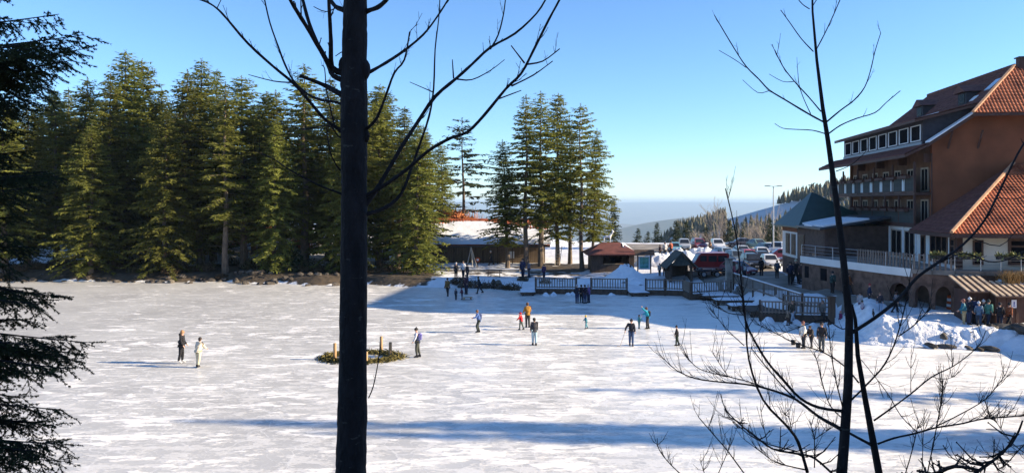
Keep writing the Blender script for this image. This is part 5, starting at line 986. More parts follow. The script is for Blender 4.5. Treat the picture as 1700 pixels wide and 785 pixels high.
def stems_mesh(seed, n, h, sp_, m):
    g = random.Random(seed); mb = MB()
    for k in range(n):
        p_ = Vector((g.uniform(-sp_, sp_), g.uniform(-sp_, sp_), -.05)); d = Vector((g.uniform(-.35, .35), g.uniform(-.35, .35), 1)); e = p_ + d * h * g.uniform(.5, 1); mb.tube([p_, (p_ + e) / 2 + Vector((g.uniform(-.1, .1), 0, 0)), e], [.02, .014, .005], 3, False)
        for q in range(4): b = p_ + (e - p_) * g.uniform(.3, .9); mb.tube([b, b + Vector((g.uniform(-.3, .3), g.uniform(-.3, .3), g.uniform(.1, .4))) * h * .35], [.009, .003], 3, False)
    return mb.mesh('stems', m)
def shrub(label, p, fm, sm, s=1.0, group=None, name='shrub'):
    t = thing(name, label, 'shrub', p, gg.uniform(0, 6), group); t.scale = (s, s, s); link('foliage', fm, t); link('stems', sm, t); return t
SHF = shrub_mesh(1, 1.0, .8, .9, 700, BUSHG); SHS = stems_mesh(1, 14, .9, .6, BARK); SHD = shrub_mesh(2, 1.1, .9, .7, 900, M('brown_shrub', (.09, .06, .035), .9, .5, 2, objrand=.3)); TWG = stems_mesh(4, 40, 1.0, .8, M('brown_shrub', (.09, .06, .035)))
for x, y, s in [(762, 474, 1.0), (785, 473, 1.1), (806, 473, .9), (826, 471, .7), (850, 474, 1.0), (905, 470, .6), (868, 466, .7)]: shrub('low brown heather shrub in the planted bank by the skaters', gp(x, y), SHD, TWG, s, 'heather shrubs of the planted bank')
for k in range(44):
    x = -15 + k * 15.5 + gg.uniform(-8, 8); Yp = gg.uniform(86.5, 96); X = (x - 850) * Yp / F; shrub('dark undergrowth shrub below the lakeside spruces', (X, Yp, hz(X, Yp)), SHD if k % 2 else SHF, TWG if k % 3 else SHS, gg.uniform(.7, 1.5), 'undergrowth below the lakeside spruces')
X = (480 - 850) * 90 / F; shrub('rounded dark clipped bush under the spruces near the bank', (X, 90, hz(X, 90)), shrub_mesh(5, .9, .8, 1.6, 2600, NEEDLE2, .16), SHS, 2.0)
RB = shrub_mesh(7, 1.3, 1.0, 2.5, 3600, RUSTB, .26); RS = stems_mesh(8, 150, 2.8, 1.2, RUSTB)
for x, Y, s in [(738, 112, 2.6), (754, 113, 2.6), (768, 111, 2.4), (784, 114, 2.1)]:
    X = (x - 850) * Y / F; shrub('rust orange shrub glowing behind the barn roof', (X, Y, hz(X, Y)), RB, RS, s, 'rust orange shrubs behind the barn')
for k in range(26):
    x = gg.uniform(10, 560); Y = gg.uniform(112, 128); X = (x - 850) * Y / F; shrub('tawny dry thicket in the sun behind the forest', (X, Y, hz(X, Y)), SHD, stems_mesh(30 + k % 3, 60, 1.6, 1.3, DRYG) if k < 3 else RS, gg.uniform(.9, 1.5), 'tawny thickets behind the forest')

# ------------------------------------------------------------------ cars
def car_meshes(kind):
    L2, Wd, Ht, hood, rear = {'hatch': (4.1, .88, 1.47, .62, .12), 'suv': (4.5, .93, 1.68, .70, .10), 'wagon': (4.6, .90, 1.50, .70, .08), 'sedan': (4.6, .90, 1.44, .68, .45)}[kind]
    h = L2 / 2; belt = Ht * .63; S = []
    st_ = [(-h, .42, belt * .82, .80), (-h + .10, .28, belt * .97, .93), (-h + .45, .22, belt, .985), (-.5, .20, belt * .99, 1.0), (.55, .20, belt * .97, 1.0), (h - .75, .22, belt * .90, .98), (h - .22, .26, belt * .76, .91), (h - .05, .34, belt * .66, .82), (h, .40, belt * .55, .74)]
    mb = MB(); V = []; Fc = []
    for x, z0, z1, w in st_:
        y = Wd * w; V += [(x, -y * .9, z0), (x, -y, z0 + (z1 - z0) * .3), (x, -y * .99, z0 + (z1 - z0) * .75), (x, -y * .90, z1), (x, -y * .4, z1 + .025), (x, y * .4, z1 + .025), (x, y * .90, z1), (x, y * .99, z0 + (z1 - z0) * .75), (x, y, z0 + (z1 - z0) * .3), (x, y * .9, z0)]
    n = 10
    for i in range(len(st_) - 1):
        for k in range(n): a = i * n + k; b = i * n + (k + 1) % n; Fc.append((a, b, b + n, a + n))
    Fc += [tuple(range(n)), tuple((len(st_) - 1) * n + k for k in range(n))[::-1]]; mb.add(V, Fc)
    xb0, xb1 = -h + rear + .05, h - hood - .55; xr0, xr1 = -h + rear + (.55 if kind in ('hatch', 'suv', 'wagon') else .85), h - hood - 1.25; wb, wr = Wd * .89, Wd * .70; z0, z1 = belt - .01, Ht
    B = [(xb0, -wb, z0), (xb1, -wb, z0), (xb1, wb, z0), (xb0, wb, z0)]; T = [(xr0, -wr, z1 - .05), (xr1, -wr, z1 - .04), (xr1, wr, z1 - .04), (xr0, wr, z1 - .05)]; mb.hexa(B, T)
    mb.hexa(T, [(xr0 + .25, -wr * .8, z1), (xr1 - .25, -wr * .8, z1), (xr1 - .25, wr * .8, z1), (xr0 + .25, wr * .8, z1)])
    gl = {}
    def lerp(a, b, t): return Vector(a) * (1 - t) + Vector(b) * t
    def pane(a, b, c_, d, i0, i1, j0, j1, out):
        def q(u, v): return lerp(lerp(a, b, u), lerp(d, c_, u), v) + Vector(out) * .012
        lo = [q(i0, j0), q(i1, j0), q(i1, j1), q(i0, j1)]; return MB().hexa([p_ - Vector(out) * .012 for p_ in lo], lo)
    gl['windscreen'] = pane(B[1], B[2], T[2], T[1], .08, .92, .08, .93, (.8, 0, .5)); gl['rear_window'] = pane(B[3], B[0], T[0], T[3], .1, .9, .25, .9, (-.9, 0, .3))
    for s_, (a, b, c_, d) in ((-1, (B[0], B[1], T[1], T[0])), (1, (B[3], B[2], T[2], T[3]))):
        gl['side_window%d' % s_] = pane(a, b, c_, d, .50, .88, .10, .90, (0, s_, .25)); gl['side_windowb%d' % s_] = pane(a, b, c_, d, .10, .47, .10, .90, (0, s_, .25))
    return mb, gl, h, Wd, belt, Ht
def paint(c): return M('car_paint_%d_%d_%d' % tuple(int(v * 255) for v in c), c, .28, .05, 2, spec=.5)
CG = M('car_glass', (.03, .035, .04), .08, .2, 1, spec=.7); LAMP = M('headlamp', (.75, .77, .8), .15, .05, 4, spec=.7); RLAMP = M('tail_lamp', (.35, .02, .02), .2, .1, 4, spec=.6); CHR = M('bumper_dark', (.03, .03, .032), .6, .2, 4)
TYR = MB().tube([(0, -.1, 0), (0, -.11, 0), (0, .11, 0), (0, .1, 0)], [.24, .32, .32, .24], 16).mesh('tyre', RUBBER); RIM = MB().tube([(0, -.118, 0), (0, .118, 0)], .21, 10).mesh('rim', METAL)
CARS = {}
def car(label, kind, col, loc, rz, group=None):
    key = kind
    if key not in CARS:
        mb, gl, h, Wd, belt, Ht = car_meshes(kind); ms = {'body': mb}
        CARS[key] = (mb, {k: g_.mesh(k.rstrip('-1b').rstrip('b-'), CG) for k, g_ in gl.items()}, h, Wd, belt)
    mb, gl, h, Wd, belt = CARS[key]; t = thing('parked_car', label, 'car', loc, rz, group); o = link('body', mb.mesh('body', paint(col)), t)
    for k, me in gl.items(): link('windscreen' if k.startswith('wind') else 'rear_window' if k.startswith('rear') else 'side_window', me, t)
    for sx_ in (-1, 1):
        for sy_ in (-1, 1):
            w_ = link('wheel', TYR, t, (sx_ * (h - .82), sy_ * (Wd - .10), .32)); link('rim', RIM, w_)
    for sy_ in (-1, 1):
        MB().box((h - .28, sy_ * Wd * .66 - .17, belt * .60), (h - .055, sy_ * Wd * .66 + .17, belt * .60 + .15)).build('headlight', LAMP, t); MB().box((-h - .012, sy_ * Wd * .66 - .14, belt * .66), (-h + .06, sy_ * Wd * .66 + .14, belt * .66 + .2)).build('tail_light', RLAMP, t)
        MB().box((h * .22, sy_ * (Wd + .02) - .09, belt + .02), (h * .22 + .14, sy_ * (Wd + .02) + .09, belt + .14)).build('mirror', paint(col), t)
    MB().box((h - .06, -.5, .33), (h + .012, .5, .50)).build('grille', CHR, t); MB().box((h + .013, -.26, .36), (h + .022, .26, .47)).build('number_plate', WHITEP, t); MB().box((-h - .022, -.26, .55), (-h - .004, .26, .66)).build('number_plate', WHITEP, t)
    return t
def put_car(label, kind, col, px, Y, face, dz=0):
    X = (px - 850) * Y / F; car(label, kind, col, (X, Y, hz(X, Y) + .035), R(face), 'cars in the car park')
WH, SI, BK, GY_, RD, BL_, DG, BU = (.72, .73, .74), (.42, .44, .46), (.02, .021, .024), (.14, .13, .14), (.42, .03, .03), (.05, .09, .2), (.04, .07, .06), (.25, .06, .08)
put_car('white hatchback facing the lake beside the black estate', 'hatch', WH, 1278, 85.5, -97); put_car('black estate car facing the lake beside the white hatchback', 'suv', BK, 1248, 84.5, -92)
put_car('grey mauve family car standing side on by the hotel wing', 'wagon', (.17, .13, .16), 1319, 88.5, 168); put_car('bright red hatchback behind the black estate', 'hatch', RD, 1243, 94, -90); put_car('white car behind the white hatchback', 'sedan', WH, 1264, 98, -95)
put_car('dark green estate behind the white cars', 'wagon', DG, 1274, 105, -85); put_car('pale silver car behind the red hatchback', 'sedan', SI, 1232, 101, -90); put_car('light blue grey car behind the stone pillar', 'wagon', (.30, .36, .42), 1204, 96, -80); put_car('dark blue grey car above the stone pillar', 'suv', (.12, .16, .2), 1222, 90.5, -85)
put_car('white off road car on the far car park rise', 'suv', WH, 1191, 112, -95); put_car('maroon van like car behind the snow mounds', 'suv', BU, 1160, 114, -90); put_car('silver estate behind the shelter snow mound', 'suv', SI, 1136, 113, -100); put_car('dark car under the bare scrub', 'sedan', GY_, 1230, 118, 175)
put_car('green grey car beside the lamp post', 'sedan', (.16, .24, .2), 1258, 114, -80); put_car('silver blue car half hidden by the lamp post', 'suv', (.3, .34, .4), 1290, 104, -120); put_car('dark red car beside the hotel wing wall', 'sedan', BU, 1296, 96, 170); put_car('light blue car poking out behind the snow mound', 'hatch', (.2, .42, .5), 1120, 108, -100)
put_car('dark hatchback between black estate and white hatchback', 'hatch', (.05, .06, .07), 1266, 91.5, -95); put_car('dark red car by the stone pillar', 'hatch', BU, 1226, 79.6, -60)
# red van, side on, with a flat trailer in front
vY = 83.0; vx = (1178 - 850) * vY / F; vz = hz(vx, vY); vn = thing('red_van', 'red van standing side on behind the shelter', 'van', (vx, vY, vz + .02), R(180)); RP = paint((.36, .028, .03))
prof = [(-1.85, .45), (1.85, .45), (2.05, .6), (2.05, 1.05), (1.75, 1.2), (1.3, 2.0), (1.1, 2.12), (-1.75, 2.15), (-1.9, 2.0)]
MB().prism([(x, -.9, z) for x, z in prof], (0, 1.8, 0)).build('body', RP, vn)
for sy_, y in ((-1, -.915), (1, .902)):
    MB().box((.55, y, 1.25), (1.25, y + .013, 1.85)).build('cab_window', CG, vn)
    MB().box((-.55, y, 1.2), (.35, y + .013, 1.85)).build('side_window', CG, vn); MB().box((-1.65, y, 1.2), (-.7, y + .013, 1.85)).build('side_window', CG, vn)
    for x in (-1.2, 1.3): w_ = link('wheel', TYR, vn, (x, sy_ * .8, .33)); link('rim', RIM, w_)
MB().hexa([(1.735, -.75, 1.24), (1.735, .75, 1.24), (1.765, .75, 1.24), (1.765, -.75, 1.24)], [(1.30, -.7, 1.96), (1.30, .7, 1.96), (1.34, .7, 1.96), (1.34, -.7, 1.96)]).build('windscreen', CG, vn)
MB().box((-1.92, -.88, .6), (-1.903, .88, 1.95)).build('rear_door', WHITEP, vn); MB().box((-1.95, -.85, .42), (2.1, -.902, .58)).build('sill', CHR, vn)
tY = 80.6; tx = (1180 - 850) * tY / F; tl2 = thing('flat_trailer', 'dark flat trailer with pale rail in front of the red van', 'trailer', (tx, tY, hz(tx, tY) + .0)); tw_ = 1.75
MB().box((-tw_, -.7, .62), (tw_, .7, .72)).build('bed', CHR, tl2); MB().box((-tw_, -.72, 1.0), (tw_, -.68, 1.06)).build('rail', METAL, tl2)
for x in (-tw_ + .05, 0, tw_ - .1): MB().box((x, -.72, .73), (x + .05, -.68, .998)).build('stanchion', METAL, tl2)
for x in (-.9, .5):
    for y in (-.62, .62): w_ = link('wheel', TYR, tl2, (x, y, .32)); link('rim', RIM, w_)
# car park lamp
lY = 103.0; lx = (1284 - 850) * lY / F; lz = hz(lx, lY); lp_ = thing('street_lamp', 'tall grey car park lamp with two arms', 'street lamp', (lx, lY, lz)); lh = 9 + (336 - 309) * lY / F - lz
MB().tube([(0, 0, -.3), (0, 0, lh)], [.11, .07], 8).build('pole', METAL, lp_); MB().tube([(-.85, 0, lh), (0, 0, lh - .05), (.85, 0, lh)], .04, 6).build('arm', METAL, lp_)
for s_ in (-1, 1): MB().box((s_ * .85 - .32, -.12, lh - .04), (s_ * .85 + .32, .12, lh + .08)).build('lamp_head', METAL, lp_)
# fence-side lantern poles and picnic table
def table(label, p):
    t = thing('picnic_table', label, 'table', p); MB().box((-.9, -.35, .70), (.9, .35, .76)).build('table_top', WOOD, t)
    for y in (-.75, .5): MB().box((-.9, y, .42), (.9, y + .25, .47)).build('bench_seat', WOOD, t)
    for x in (-.65, .65): MB().tube([(x, -.75, 0), (x, -.2, .7)], .04, 5).tube([(x, .75, 0), (x, .2, .7)], .04, 5).box((x - .04, -.7, .36), (x + .04, .7, .418)).build('leg_frame', WOOD, t)
    return t
p_ = gp(820, 459); table('wooden picnic table in the shade above the heather bank', p_)
# swing frame of pale poles and a round sign in front of the barn
sw_p = Vector(((782 - 850) * 95 / F, 95, hz(-5.2, 95))); sf = thing('pole_tripod', 'pale tripod of leaning poles in front of the barn', 'frame', sw_p)
for dx, dy in ((-.55, 0), (.45, -.3), (.15, .5), (.75, .1)): MB().tube([(dx, dy, -.1), (0, 0, 2.5)], [.07, .05], 6).build('pole', M('pale_pole', (.5, .47, .42), .8, .2, 5), sf)
sg_p = Vector(((793 - 850) * 94 / F, 94, hz(-4.3, 94))); sgn = thing('round_sign', 'orange and white round sign on a short post', 'sign', sg_p); MB().box((-.04, -.04, -.2), (.04, .04, .75)).build('post', WOOD, sgn); dsc = MB().tube([(0, -.05, 1.0), (0, -.10, 1.0)], .32, 16).build('disc', M('orange_plastic', (.5, .10, .03)), sgn); MB().tube([(0, -.101, 1.0), (0, -.112, 1.0)], .15, 12).build('centre', WHITEP, dsc)
# low snow-topped walls between barn and shore
for k, (x0, x1, y) in enumerate([(742, 862, 451), (868, 905, 452)]):
    a = Gz(x0, y); b = Gz(x1, y); t = thing('low_wall', 'long low dark stone wall above the heather bank' if k == 0 else 'short low stone wall beside the spruce clump', 'wall', (a.x, a.y, a.z)); MB().box((0, 0, -.4), (b.x - a.x, .4, .28)).build('stones', STONE, t); MB().box((.02, .02, .283), (b.x - a.x - .02, .38, .36)).build('snow_cap', SNOW, t)
# playground ladder among the spruce trunks
ld = thing('play_ladder', 'pale leaning ladder between the spruce trunks', 'ladder', (At(925, 0, 96).x, 96, hz(6, 96)))
for x in (-.3, .3): MB().tube([(x, 0, -.05), (x + .35, .6, 2.4)], .045, 5).build('rail', M('pale_pole', (.5, .47, .42)), ld)
for k in range(6): t_ = .12 + k * .15; MB().tube([(-.3 + .35 * t_, .6 * t_, 2.45 * t_), (.3 + .35 * t_, .6 * t_, 2.45 * t_)], .025, 5).build('rung', M('pale_pole', (.5, .47, .42)), ld)

# ------------------------------------------------------------------ fir ring on the ice with stakes
rc = G(600, 593); rx_, ry_ = 66 * rc.y / F, 1.75
fr = thing('fir_branch_ring', 'ring of fir branches laid on the ice around a hole', 'branch ring', (rc.x, rc.y, 0)); g = np.random.default_rng(3); n = 5200
a = g.uniform(0, 6.283, n); q = g.normal(0, .28, n); base = np.stack([(rx_ * .86 + q) * np.cos(a), (ry_ * .8 + q) * np.sin(a), np.abs(g.normal(0, .07, n)) * np.clip(1.3 - np.abs(q) * 2, .2, 1)], 1)
d = np.stack([-np.sin(a) + g.normal(0, .6, n), np.cos(a) + g.normal(0, .6, n), np.abs(g.normal(0, .22, n))], 1); d /= np.linalg.norm(d, axis=1)[:, None]; l = g.uniform(.10, .30, n); sv = np.cross(d, g.normal(0, 1, (n, 3))); sv /= np.linalg.norm(sv, axis=1)[:, None]
K = kites(base, d, l, l * .3, sv, np.tile([0, 0, 1.], (n, 1))); b = np.arange(n) * 4
tag(link('fir_sprays', npmesh('fir_sprays', K.reshape(-1, 3), np.concatenate([np.stack([b, b + 1, b + 2], 1), np.stack([b, b + 2, b + 3], 1)]), M('browned_fir', (.06, .06, .018), .85, .5, 4, col2=(.14, .115, .035))), fr), kind='stuff')
for x, y, hh in [(556, 597, .95), (633, 583, .9), (648, 592, .85), (566, 602, .5), (608, 602, .6)]:
    p_ = G(x, y); t = thing('wooden_stake', 'cut log stake standing in the fir branch ring', 'stake', p_, 0, 'stakes in the fir ring'); MB().tube([(0, 0, -.1), (0, 0, hh)], [.10, .09], 9).build('shaft', LWOOD, t, True); MB().tube([(0, 0, hh + .001), (0, 0, hh + .012)], .085, 9).build('cut_end', M('cut_wood', (.6, .45, .28), .8, .15, 8), t)

# ------------------------------------------------------------------ people
def person(label, p, h, yaw, jacket, trousers, shoes=(.03, .03, .035), hair=(.06, .04, .03), hat=None, lean=3, legs=((8, 6), (-8, 4)), arms=((10, 25, 10), (-8, 18, 10)), pack=None, stick=None, skates=False, group=None, hood=False, sleeves=None, child=False, skirt=0, name='person'):
    t = thing(name, label, 'person', p, R(yaw), group); t.scale = (h, h, h)
    hk = 1.18 if child else 1.0
    u = Vector((math.sin(R(lean)), 0, math.cos(R(lean))))
    def leg(s_, a, b):
        hip = Vector((0, s_ * .052, -.03)); kn = hip + Vector((math.sin(R(a)), 0, -math.cos(R(a)))) * .245; an = kn + Vector((math.sin(R(a - b)), 0, -math.cos(R(a - b)))) * .225; return hip, kn, an
    LG = [leg(1, *legs[0]), leg(-1, *legs[1])]; pz = .050 - min(LG[0][2].z, LG[1][2].z) + (.02 if skates else 0)
    Pv = Vector((0, 0, pz)); LG = [[q + Pv for q in l_] for l_ in LG]
    wst, cst, nkb = Pv + u * .09, Pv + u * .20, Pv + u * .295; nk = nkb + u * .03; hd = nk + Vector((math.sin(R(lean * .5)), 0, math.cos(R(lean * .5)))) * .05 + Vector((.012, 0, 0)); ht = hd + Vector((0.004, 0, .062 * hk))
    AR = []
    for s_, (a, bnd, out) in ((1, arms[0]), (-1, arms[1])):
        sh = Pv + u * .268 + Vector((0, s_ * .098, 0)); el = sh + Vector((math.sin(R(a)) * math.cos(R(out)), s_ * math.sin(R(out)), -math.cos(R(a)) * math.cos(R(out)))) * .165; a2 = a + bnd; wr = el + Vector((math.sin(R(a2)) * math.cos(R(out * .4)), s_ * math.sin(R(out * .4)), -math.cos(R(a2)) * math.cos(R(out * .4)))) * .135; dr = (wr - el).normalized(); AR.append((sh, el, wr, wr + dr * .045, dr))
    # one continuous body: pelvis, spine, head, limbs, with palms and five fingers each
    V = [Pv, wst, cst, nkb, nk, hd, ht]; E = [(0, 1), (1, 2), (2, 3), (3, 4), (4, 5), (5, 6)]; RD_ = [.062, .06, .066, .036, .030, .052 * hk, .044 * hk]
    for l_ in LG:
        o = len(V); ft = l_[2] + Vector((.075, 0, -.028)); V += [*l_, ft]; RD_ += [.058, .036, .024, .022]; E += [(0, o), (o, o + 1), (o + 1, o + 2), (o + 2, o + 3)]
    for sh, el, wr, pm, dr in AR:
        o = len(V); V += [sh, el, wr, pm]; RD_ += [.038, .026, .018, .020]; E += [(2, o), (o, o + 1), (o + 1, o + 2), (o + 2, o + 3)]
        sd_ = Vector((0, 1, 0)) if abs(dr.y) < .8 else Vector((1, 0, 0)); sd_ = (sd_ - dr * sd_.dot(dr)).normalized(); nr = dr.cross(sd_)
        for k, (of, ln) in enumerate([(-.012, .034), (-.004, .040), (.004, .038), (.012, .030)]):
            o2 = len(V); b0 = pm + sd_ * of; V += [b0 + dr * ln * .5, b0 + dr * ln * .9 + nr * ln * .3]; RD_ += [.0055, .0048]; E += [(o + 3, o2), (o2, o2 + 1)]
        o2 = len(V); V += [wr + dr * .02 + sd_ * .02, wr + dr * .045 + sd_ * .03]; RD_ += [.007, .0055]; E += [(o + 3, o2), (o2, o2 + 1)]
    skin_obj('body', V, E, RD_, SKIN, t)
    # face
    fc = MB(); f0 = hd + Vector((.050 * hk, 0, .012)); fc.mat(0); fc.hexa([f0 + Vector((-.01, -.009, -.016)), f0 + Vector((.014, -.006, -.016)), f0 + Vector((.014, .006, -.016)), f0 + Vector((-.01, .009, -.016))], [f0 + Vector((-.01, -.004, .012)), f0 + Vector((-.004, -.003, .012)), f0 + Vector((-.004, .003, .012)), f0 + Vector((-.01, .004, .012))])
    for s_ in (-1, 1): fc.ball(hd + Vector((.0, s_ * .054 * hk, .008)), (.010, .006, .016), 6, 4)
    fc.mat(1)
    for s_ in (-1, 1): fc.ball(f0 + Vector((-.006, s_ * .018, .012)), (.006, .007, .005), 6, 4)
    fc.mat(2).box(f0 + Vector((-.014, -.014, -.032)), f0 + Vector((-.001, .014, -.027)))
    fc.build('face', [SKIN, DARKP, M('lips', (.4, .15, .13), .5, .1, 6)], t)
    jm = cloth(jacket); sm_ = cloth(sleeves) if sleeves else jm; tm = cloth(trousers)
    V = [Pv - u * (.03 + skirt * .08), Pv + u * .03, wst, cst, nkb]; E = [(0, 1), (1, 2), (2, 3), (3, 4)]; RD_ = [.088 + .01 * skirt, .092, .090, .094, .050]
    if not sleeves:
        for sh, el, wr, pm, dr in AR: o = len(V); V += [sh, el, wr]; RD_ += [.050, .042, .034]; E += [(3, o), (o, o + 1), (o + 1, o + 2)]
    skin_obj('jacket', V, E, RD_, jm, t, 1)
    if sleeves:
        for sh, el, wr, pm, dr in AR: skin_obj('sleeve', [sh + (cst - sh) * .2, sh, el, wr], [(0, 1), (1, 2), (2, 3)], [.05, .051, .038, .030], sm_, t)
    V = [Pv + u * .02]; E = []; RD_ = [.080]
    for l_ in LG: o = len(V); V += [l_[0], l_[1], l_[2] + Vector((0, 0, .012))]; RD_ += [.070, .050, .040]; E += [(0, o), (o, o + 1), (o + 1, o + 2)]
    skin_obj('trousers', V, E, RD_, tm, t)
    for l_ in LG:
        an = l_[2]; so = MB(); z0 = an.z - .05; so.hexa([(an.x - .045, an.y - .026, z0), (an.x + .10, an.y - .024, z0), (an.x + .10, an.y + .024, z0), (an.x - .045, an.y + .026, z0)], [(an.x - .038, an.y - .028, z0 + .075), (an.x + .035, an.y - .028, z0 + .075), (an.x + .035, an.y + .028, z0 + .075), (an.x - .038, an.y + .028, z0 + .075)])
        so.hexa([(an.x + .03, an.y - .025, z0 + .001), (an.x + .105, an.y - .022, z0 + .001), (an.x + .105, an.y + .022, z0 + .001), (an.x + .03, an.y + .025, z0 + .001)], [(an.x + .03, an.y - .026, z0 + .055), (an.x + .10, an.y - .018, z0 + .028), (an.x + .10, an.y + .018, z0 + .028), (an.x + .03, an.y + .026, z0 + .055)]); s_o = so.build('shoe', cloth(shoes), t)
        if skates: MB().box((an.x - .05, an.y - .003, z0 - .02), (an.x + .12, an.y + .003, z0 - .001)).build('blade', METAL, s_o)
    if hat: 
        hm = MB().ball(hd + Vector((-.006, 0, .036)), (.067 * hk, .064 * hk, .056 * hk), 12, 8).tube([hd + Vector((-.006, 0, .018)), hd + Vector((-.006, 0, .044))], [.067 * hk, .067 * hk], 12); hm.ball(hd + Vector((-.01, 0, .098 * hk)), .022, 8, 6); hm.build('hat', cloth(hat), t, True)
    else:
        hm = MB().ball(hd + Vector((-.014, 0, .024)), (.062 * hk, .062 * hk, .062 * hk), 12, 8).ball(hd + Vector((-.032, 0, -.012)), (.040 * hk, .052 * hk, .05 * hk), 10, 6); hm.build('hair', M('hair_%d' % int(hair[0] * 999), hair, .7, .3, 20, .3, 40), t, True)
    if hood: MB().ball(nkb + Vector((-.055, 0, .03)), (.05, .07, .045), 10, 6).build('hood', jm, t, True)
    if pack:
        c_ = cst + Vector((-.115, 0, -.02)); pk_ = MB().hexa([c_ + Vector((-.05, -.07, -.13)), c_ + Vector((.05, -.08, -.13)), c_ + Vector((.05, .08, -.13)), c_ + Vector((-.05, .07, -.13))], [c_ + Vector((-.065, -.075, .05)), c_ + Vector((.05, -.08, .06)), c_ + Vector((.05, .08, .06)), c_ + Vector((-.065, .075, .05))]); pk_.ball(c_ + Vector((-.005, 0, .055)), (.055, .078, .05), 10, 6); po = pk_.build('backpack', cloth(pack), t)
        for s_ in (-1, 1): MB().tube([c_ + Vector((.03, s_ * .06, .07)), cst + Vector((.0, s_ * .065, .10)), cst + Vector((.088, s_ * .06, .03)), c_ + Vector((.06, s_ * .07, -.11))], .009, 4).build('strap', cloth(pack), po)
    if stick:
        h_ = AR[1 if stick[0] < 0 else 0][3]; e_ = Vector((stick[1], stick[2], .01)); st2 = MB().tube([h_ + (h_ - e_).normalized() * .06, e_], .008, 5); st2.tube([e_, e_ + Vector((stick[1] * .35, stick[2] * .35, 0)).normalized() * .12], .012, 4); st2.build('stick', M('stick_wood', (.3, .25, .2), .6, .2, 6), t)
    return t
def on_ice(x, y): return G(x, y)
def pers(label, x, y, hpx, yaw, jk, tr_, terrain=False, **k):
    p = Gz(x, y) if terrain else G(x, y); h = hpx * p.y / F; p.z += .002; return person(label, p, h, yaw, jk, tr_, **k)
BKc, NV, DGc, CRM = (.018, .018, .022), (.03, .045, .10), (.07, .07, .075), (.62, .56, .44)
wide = ((12, 8), (-14, 10)); still = ((2, 2), (-2, 2)); walk = ((22, 8), (-20, 16)); bent = ((25, 38), (12, 30))
pers('skater in black hooded jacket and black trousers with white skates', 301, 603, 54, 5, BKc, BKc, shoes=(.6, .6, .6), hair=(.35, .2, .1), hood=True, lean=5, skates=True, legs=((6, 10), (-4, 8)), arms=((5, 35, 4), (2, 30, 4)))
pers('skater in cream jacket and cream trousers seen from behind', 329, 609.5, 49, 75, CRM, (.55, .50, .36), hair=(.04, .03, .025), lean=16, legs=((10, 14), (-6, 8)), arms=((30, 30, 12), (25, 30, 12)), skates=True)
pers('skater in dark vest with white sleeves and purple backpack', 693, 593, 48, 180, NV, (.06, .065, .055), sleeves=(.55, .58, .66), hat=(.03, .03, .03), pack=(.18, .17, .42), lean=6, legs=((8, 14), (-6, 6)), skates=True)
pers('skater in blue jacket with dark backpack bending slightly forward', 795, 552, 38, 185, (.10, .18, .42), (.035, .045, .04), hair=(.16, .08, .04), pack=(.09, .12, .25), lean=13, legs=bent, arms=((30, 60, 8), (20, 50, 8)), skates=True)
pers('child in bright red jacket next to the adult in ochre', 865, 547.5, 28, 150, (.55, .02, .025), (.08, .10, .08), hat=(.5, .02, .03), child=True, lean=6, legs=wide, arms=((20, 30, 20), (60, 70, 30)), skates=True)
pers('adult in ochre jacket and dark trousers with a red child', 876, 543, 41, 100, (.34, .17, .03), (.05, .05, .045), hair=(.10, .05, .03), lean=10, legs=((6, 10), (-4, 6)), arms=((20, 30, 10), (30, 20, 15)))
pers('person in charcoal jacket and pale blue jeans', 887, 572.5, 45, 100, (.045, .045, .055), (.34, .47, .54), hair=(.03, .025, .02), lean=2, legs=((4, 4), (-6, 4)), arms=((5, 15, 6), (5, 15, 6)))
pers('toddler in teal suit with yellow hat', 973, 545.5, 22, 200, (.06, .22, .28), (.06, .24, .30), hat=(.65, .42, .02), child=True, lean=4, legs=wide, arms=((15, 30, 25), (15, 30, 25)))
pers('player in dark jacket and blue jeans reaching out a stick', 1048, 573.5, 44, 265, (.02, .022, .03), (.06, .10, .20), hat=(.02, .02, .025), lean=6, legs=((8, 6), (-2, 6)), arms=((15, 10, 8), (18, 8, 38)), stick=(-1, .12, -.42), skirt=.6)
pers('small child in teal beside the adult raising an arm', 1061, 545.5, 23, 20, (.05, .22, .26), (.04, .16, .20), hair=(.12, .07, .04), child=True, lean=0, legs=still, arms=((70, 40, 20), (30, 30, 10)))
pers('adult in turquoise jacket with a raised arm', 1075, 545.5, 36, 170, (.02, .30, .42), (.03, .03, .035), hair=(.10, .06, .04), pack=(.05, .05, .06), lean=9, legs=((8, 8), (-4, 6)), arms=((115, 40, 12), (25, 50, 10)))
pers('child in long black coat standing alone on the ice', 1124, 573.5, 33, 170, BKc, (.02, .035, .025), hat=(.02, .02, .022), lean=3, legs=((8, 4), (-8, 6)), skirt=1.0, arms=((8, 12, 6), (15, 10, 6)))
for k, (x, jk, tc) in enumerate([(958, (.02, .025, .04), NV), (965, (.025, .02, .02), (.02, .02, .03)), (971, (.03, .02, .03), NV), (977, (.16, .11, .26), (.03, .03, .06))]):
    pers(['dark blue clad skater at the outer side of the huddle', 'skater in brownish black inside the huddle', 'skater in plum black inside the huddle', 'skater in lilac jacket in the huddle'][k], x, 503.5 - (k % 2), 31 - k % 2, 80 + 20 * k, jk, tc, hair=(.04, .03, .03) , hat=(.35, .38, .45) if k in (0, 3) else None, legs=still, lean=2, arms=((10, 30, 14), (10, 30, 14)))
pers('adult in yellow brown jacket near the heather bank', 743, 491.5, 30, 250, (.14, .09, .03), BKc, hat=(.02, .02, .02), legs=wide, lean=2)
pers('child in dark overall next to the sled', 757, 497.5, 18, 250, (.03, .04, .06), (.02, .03, .04), hat=(.05, .05, .08), child=True, legs=still)
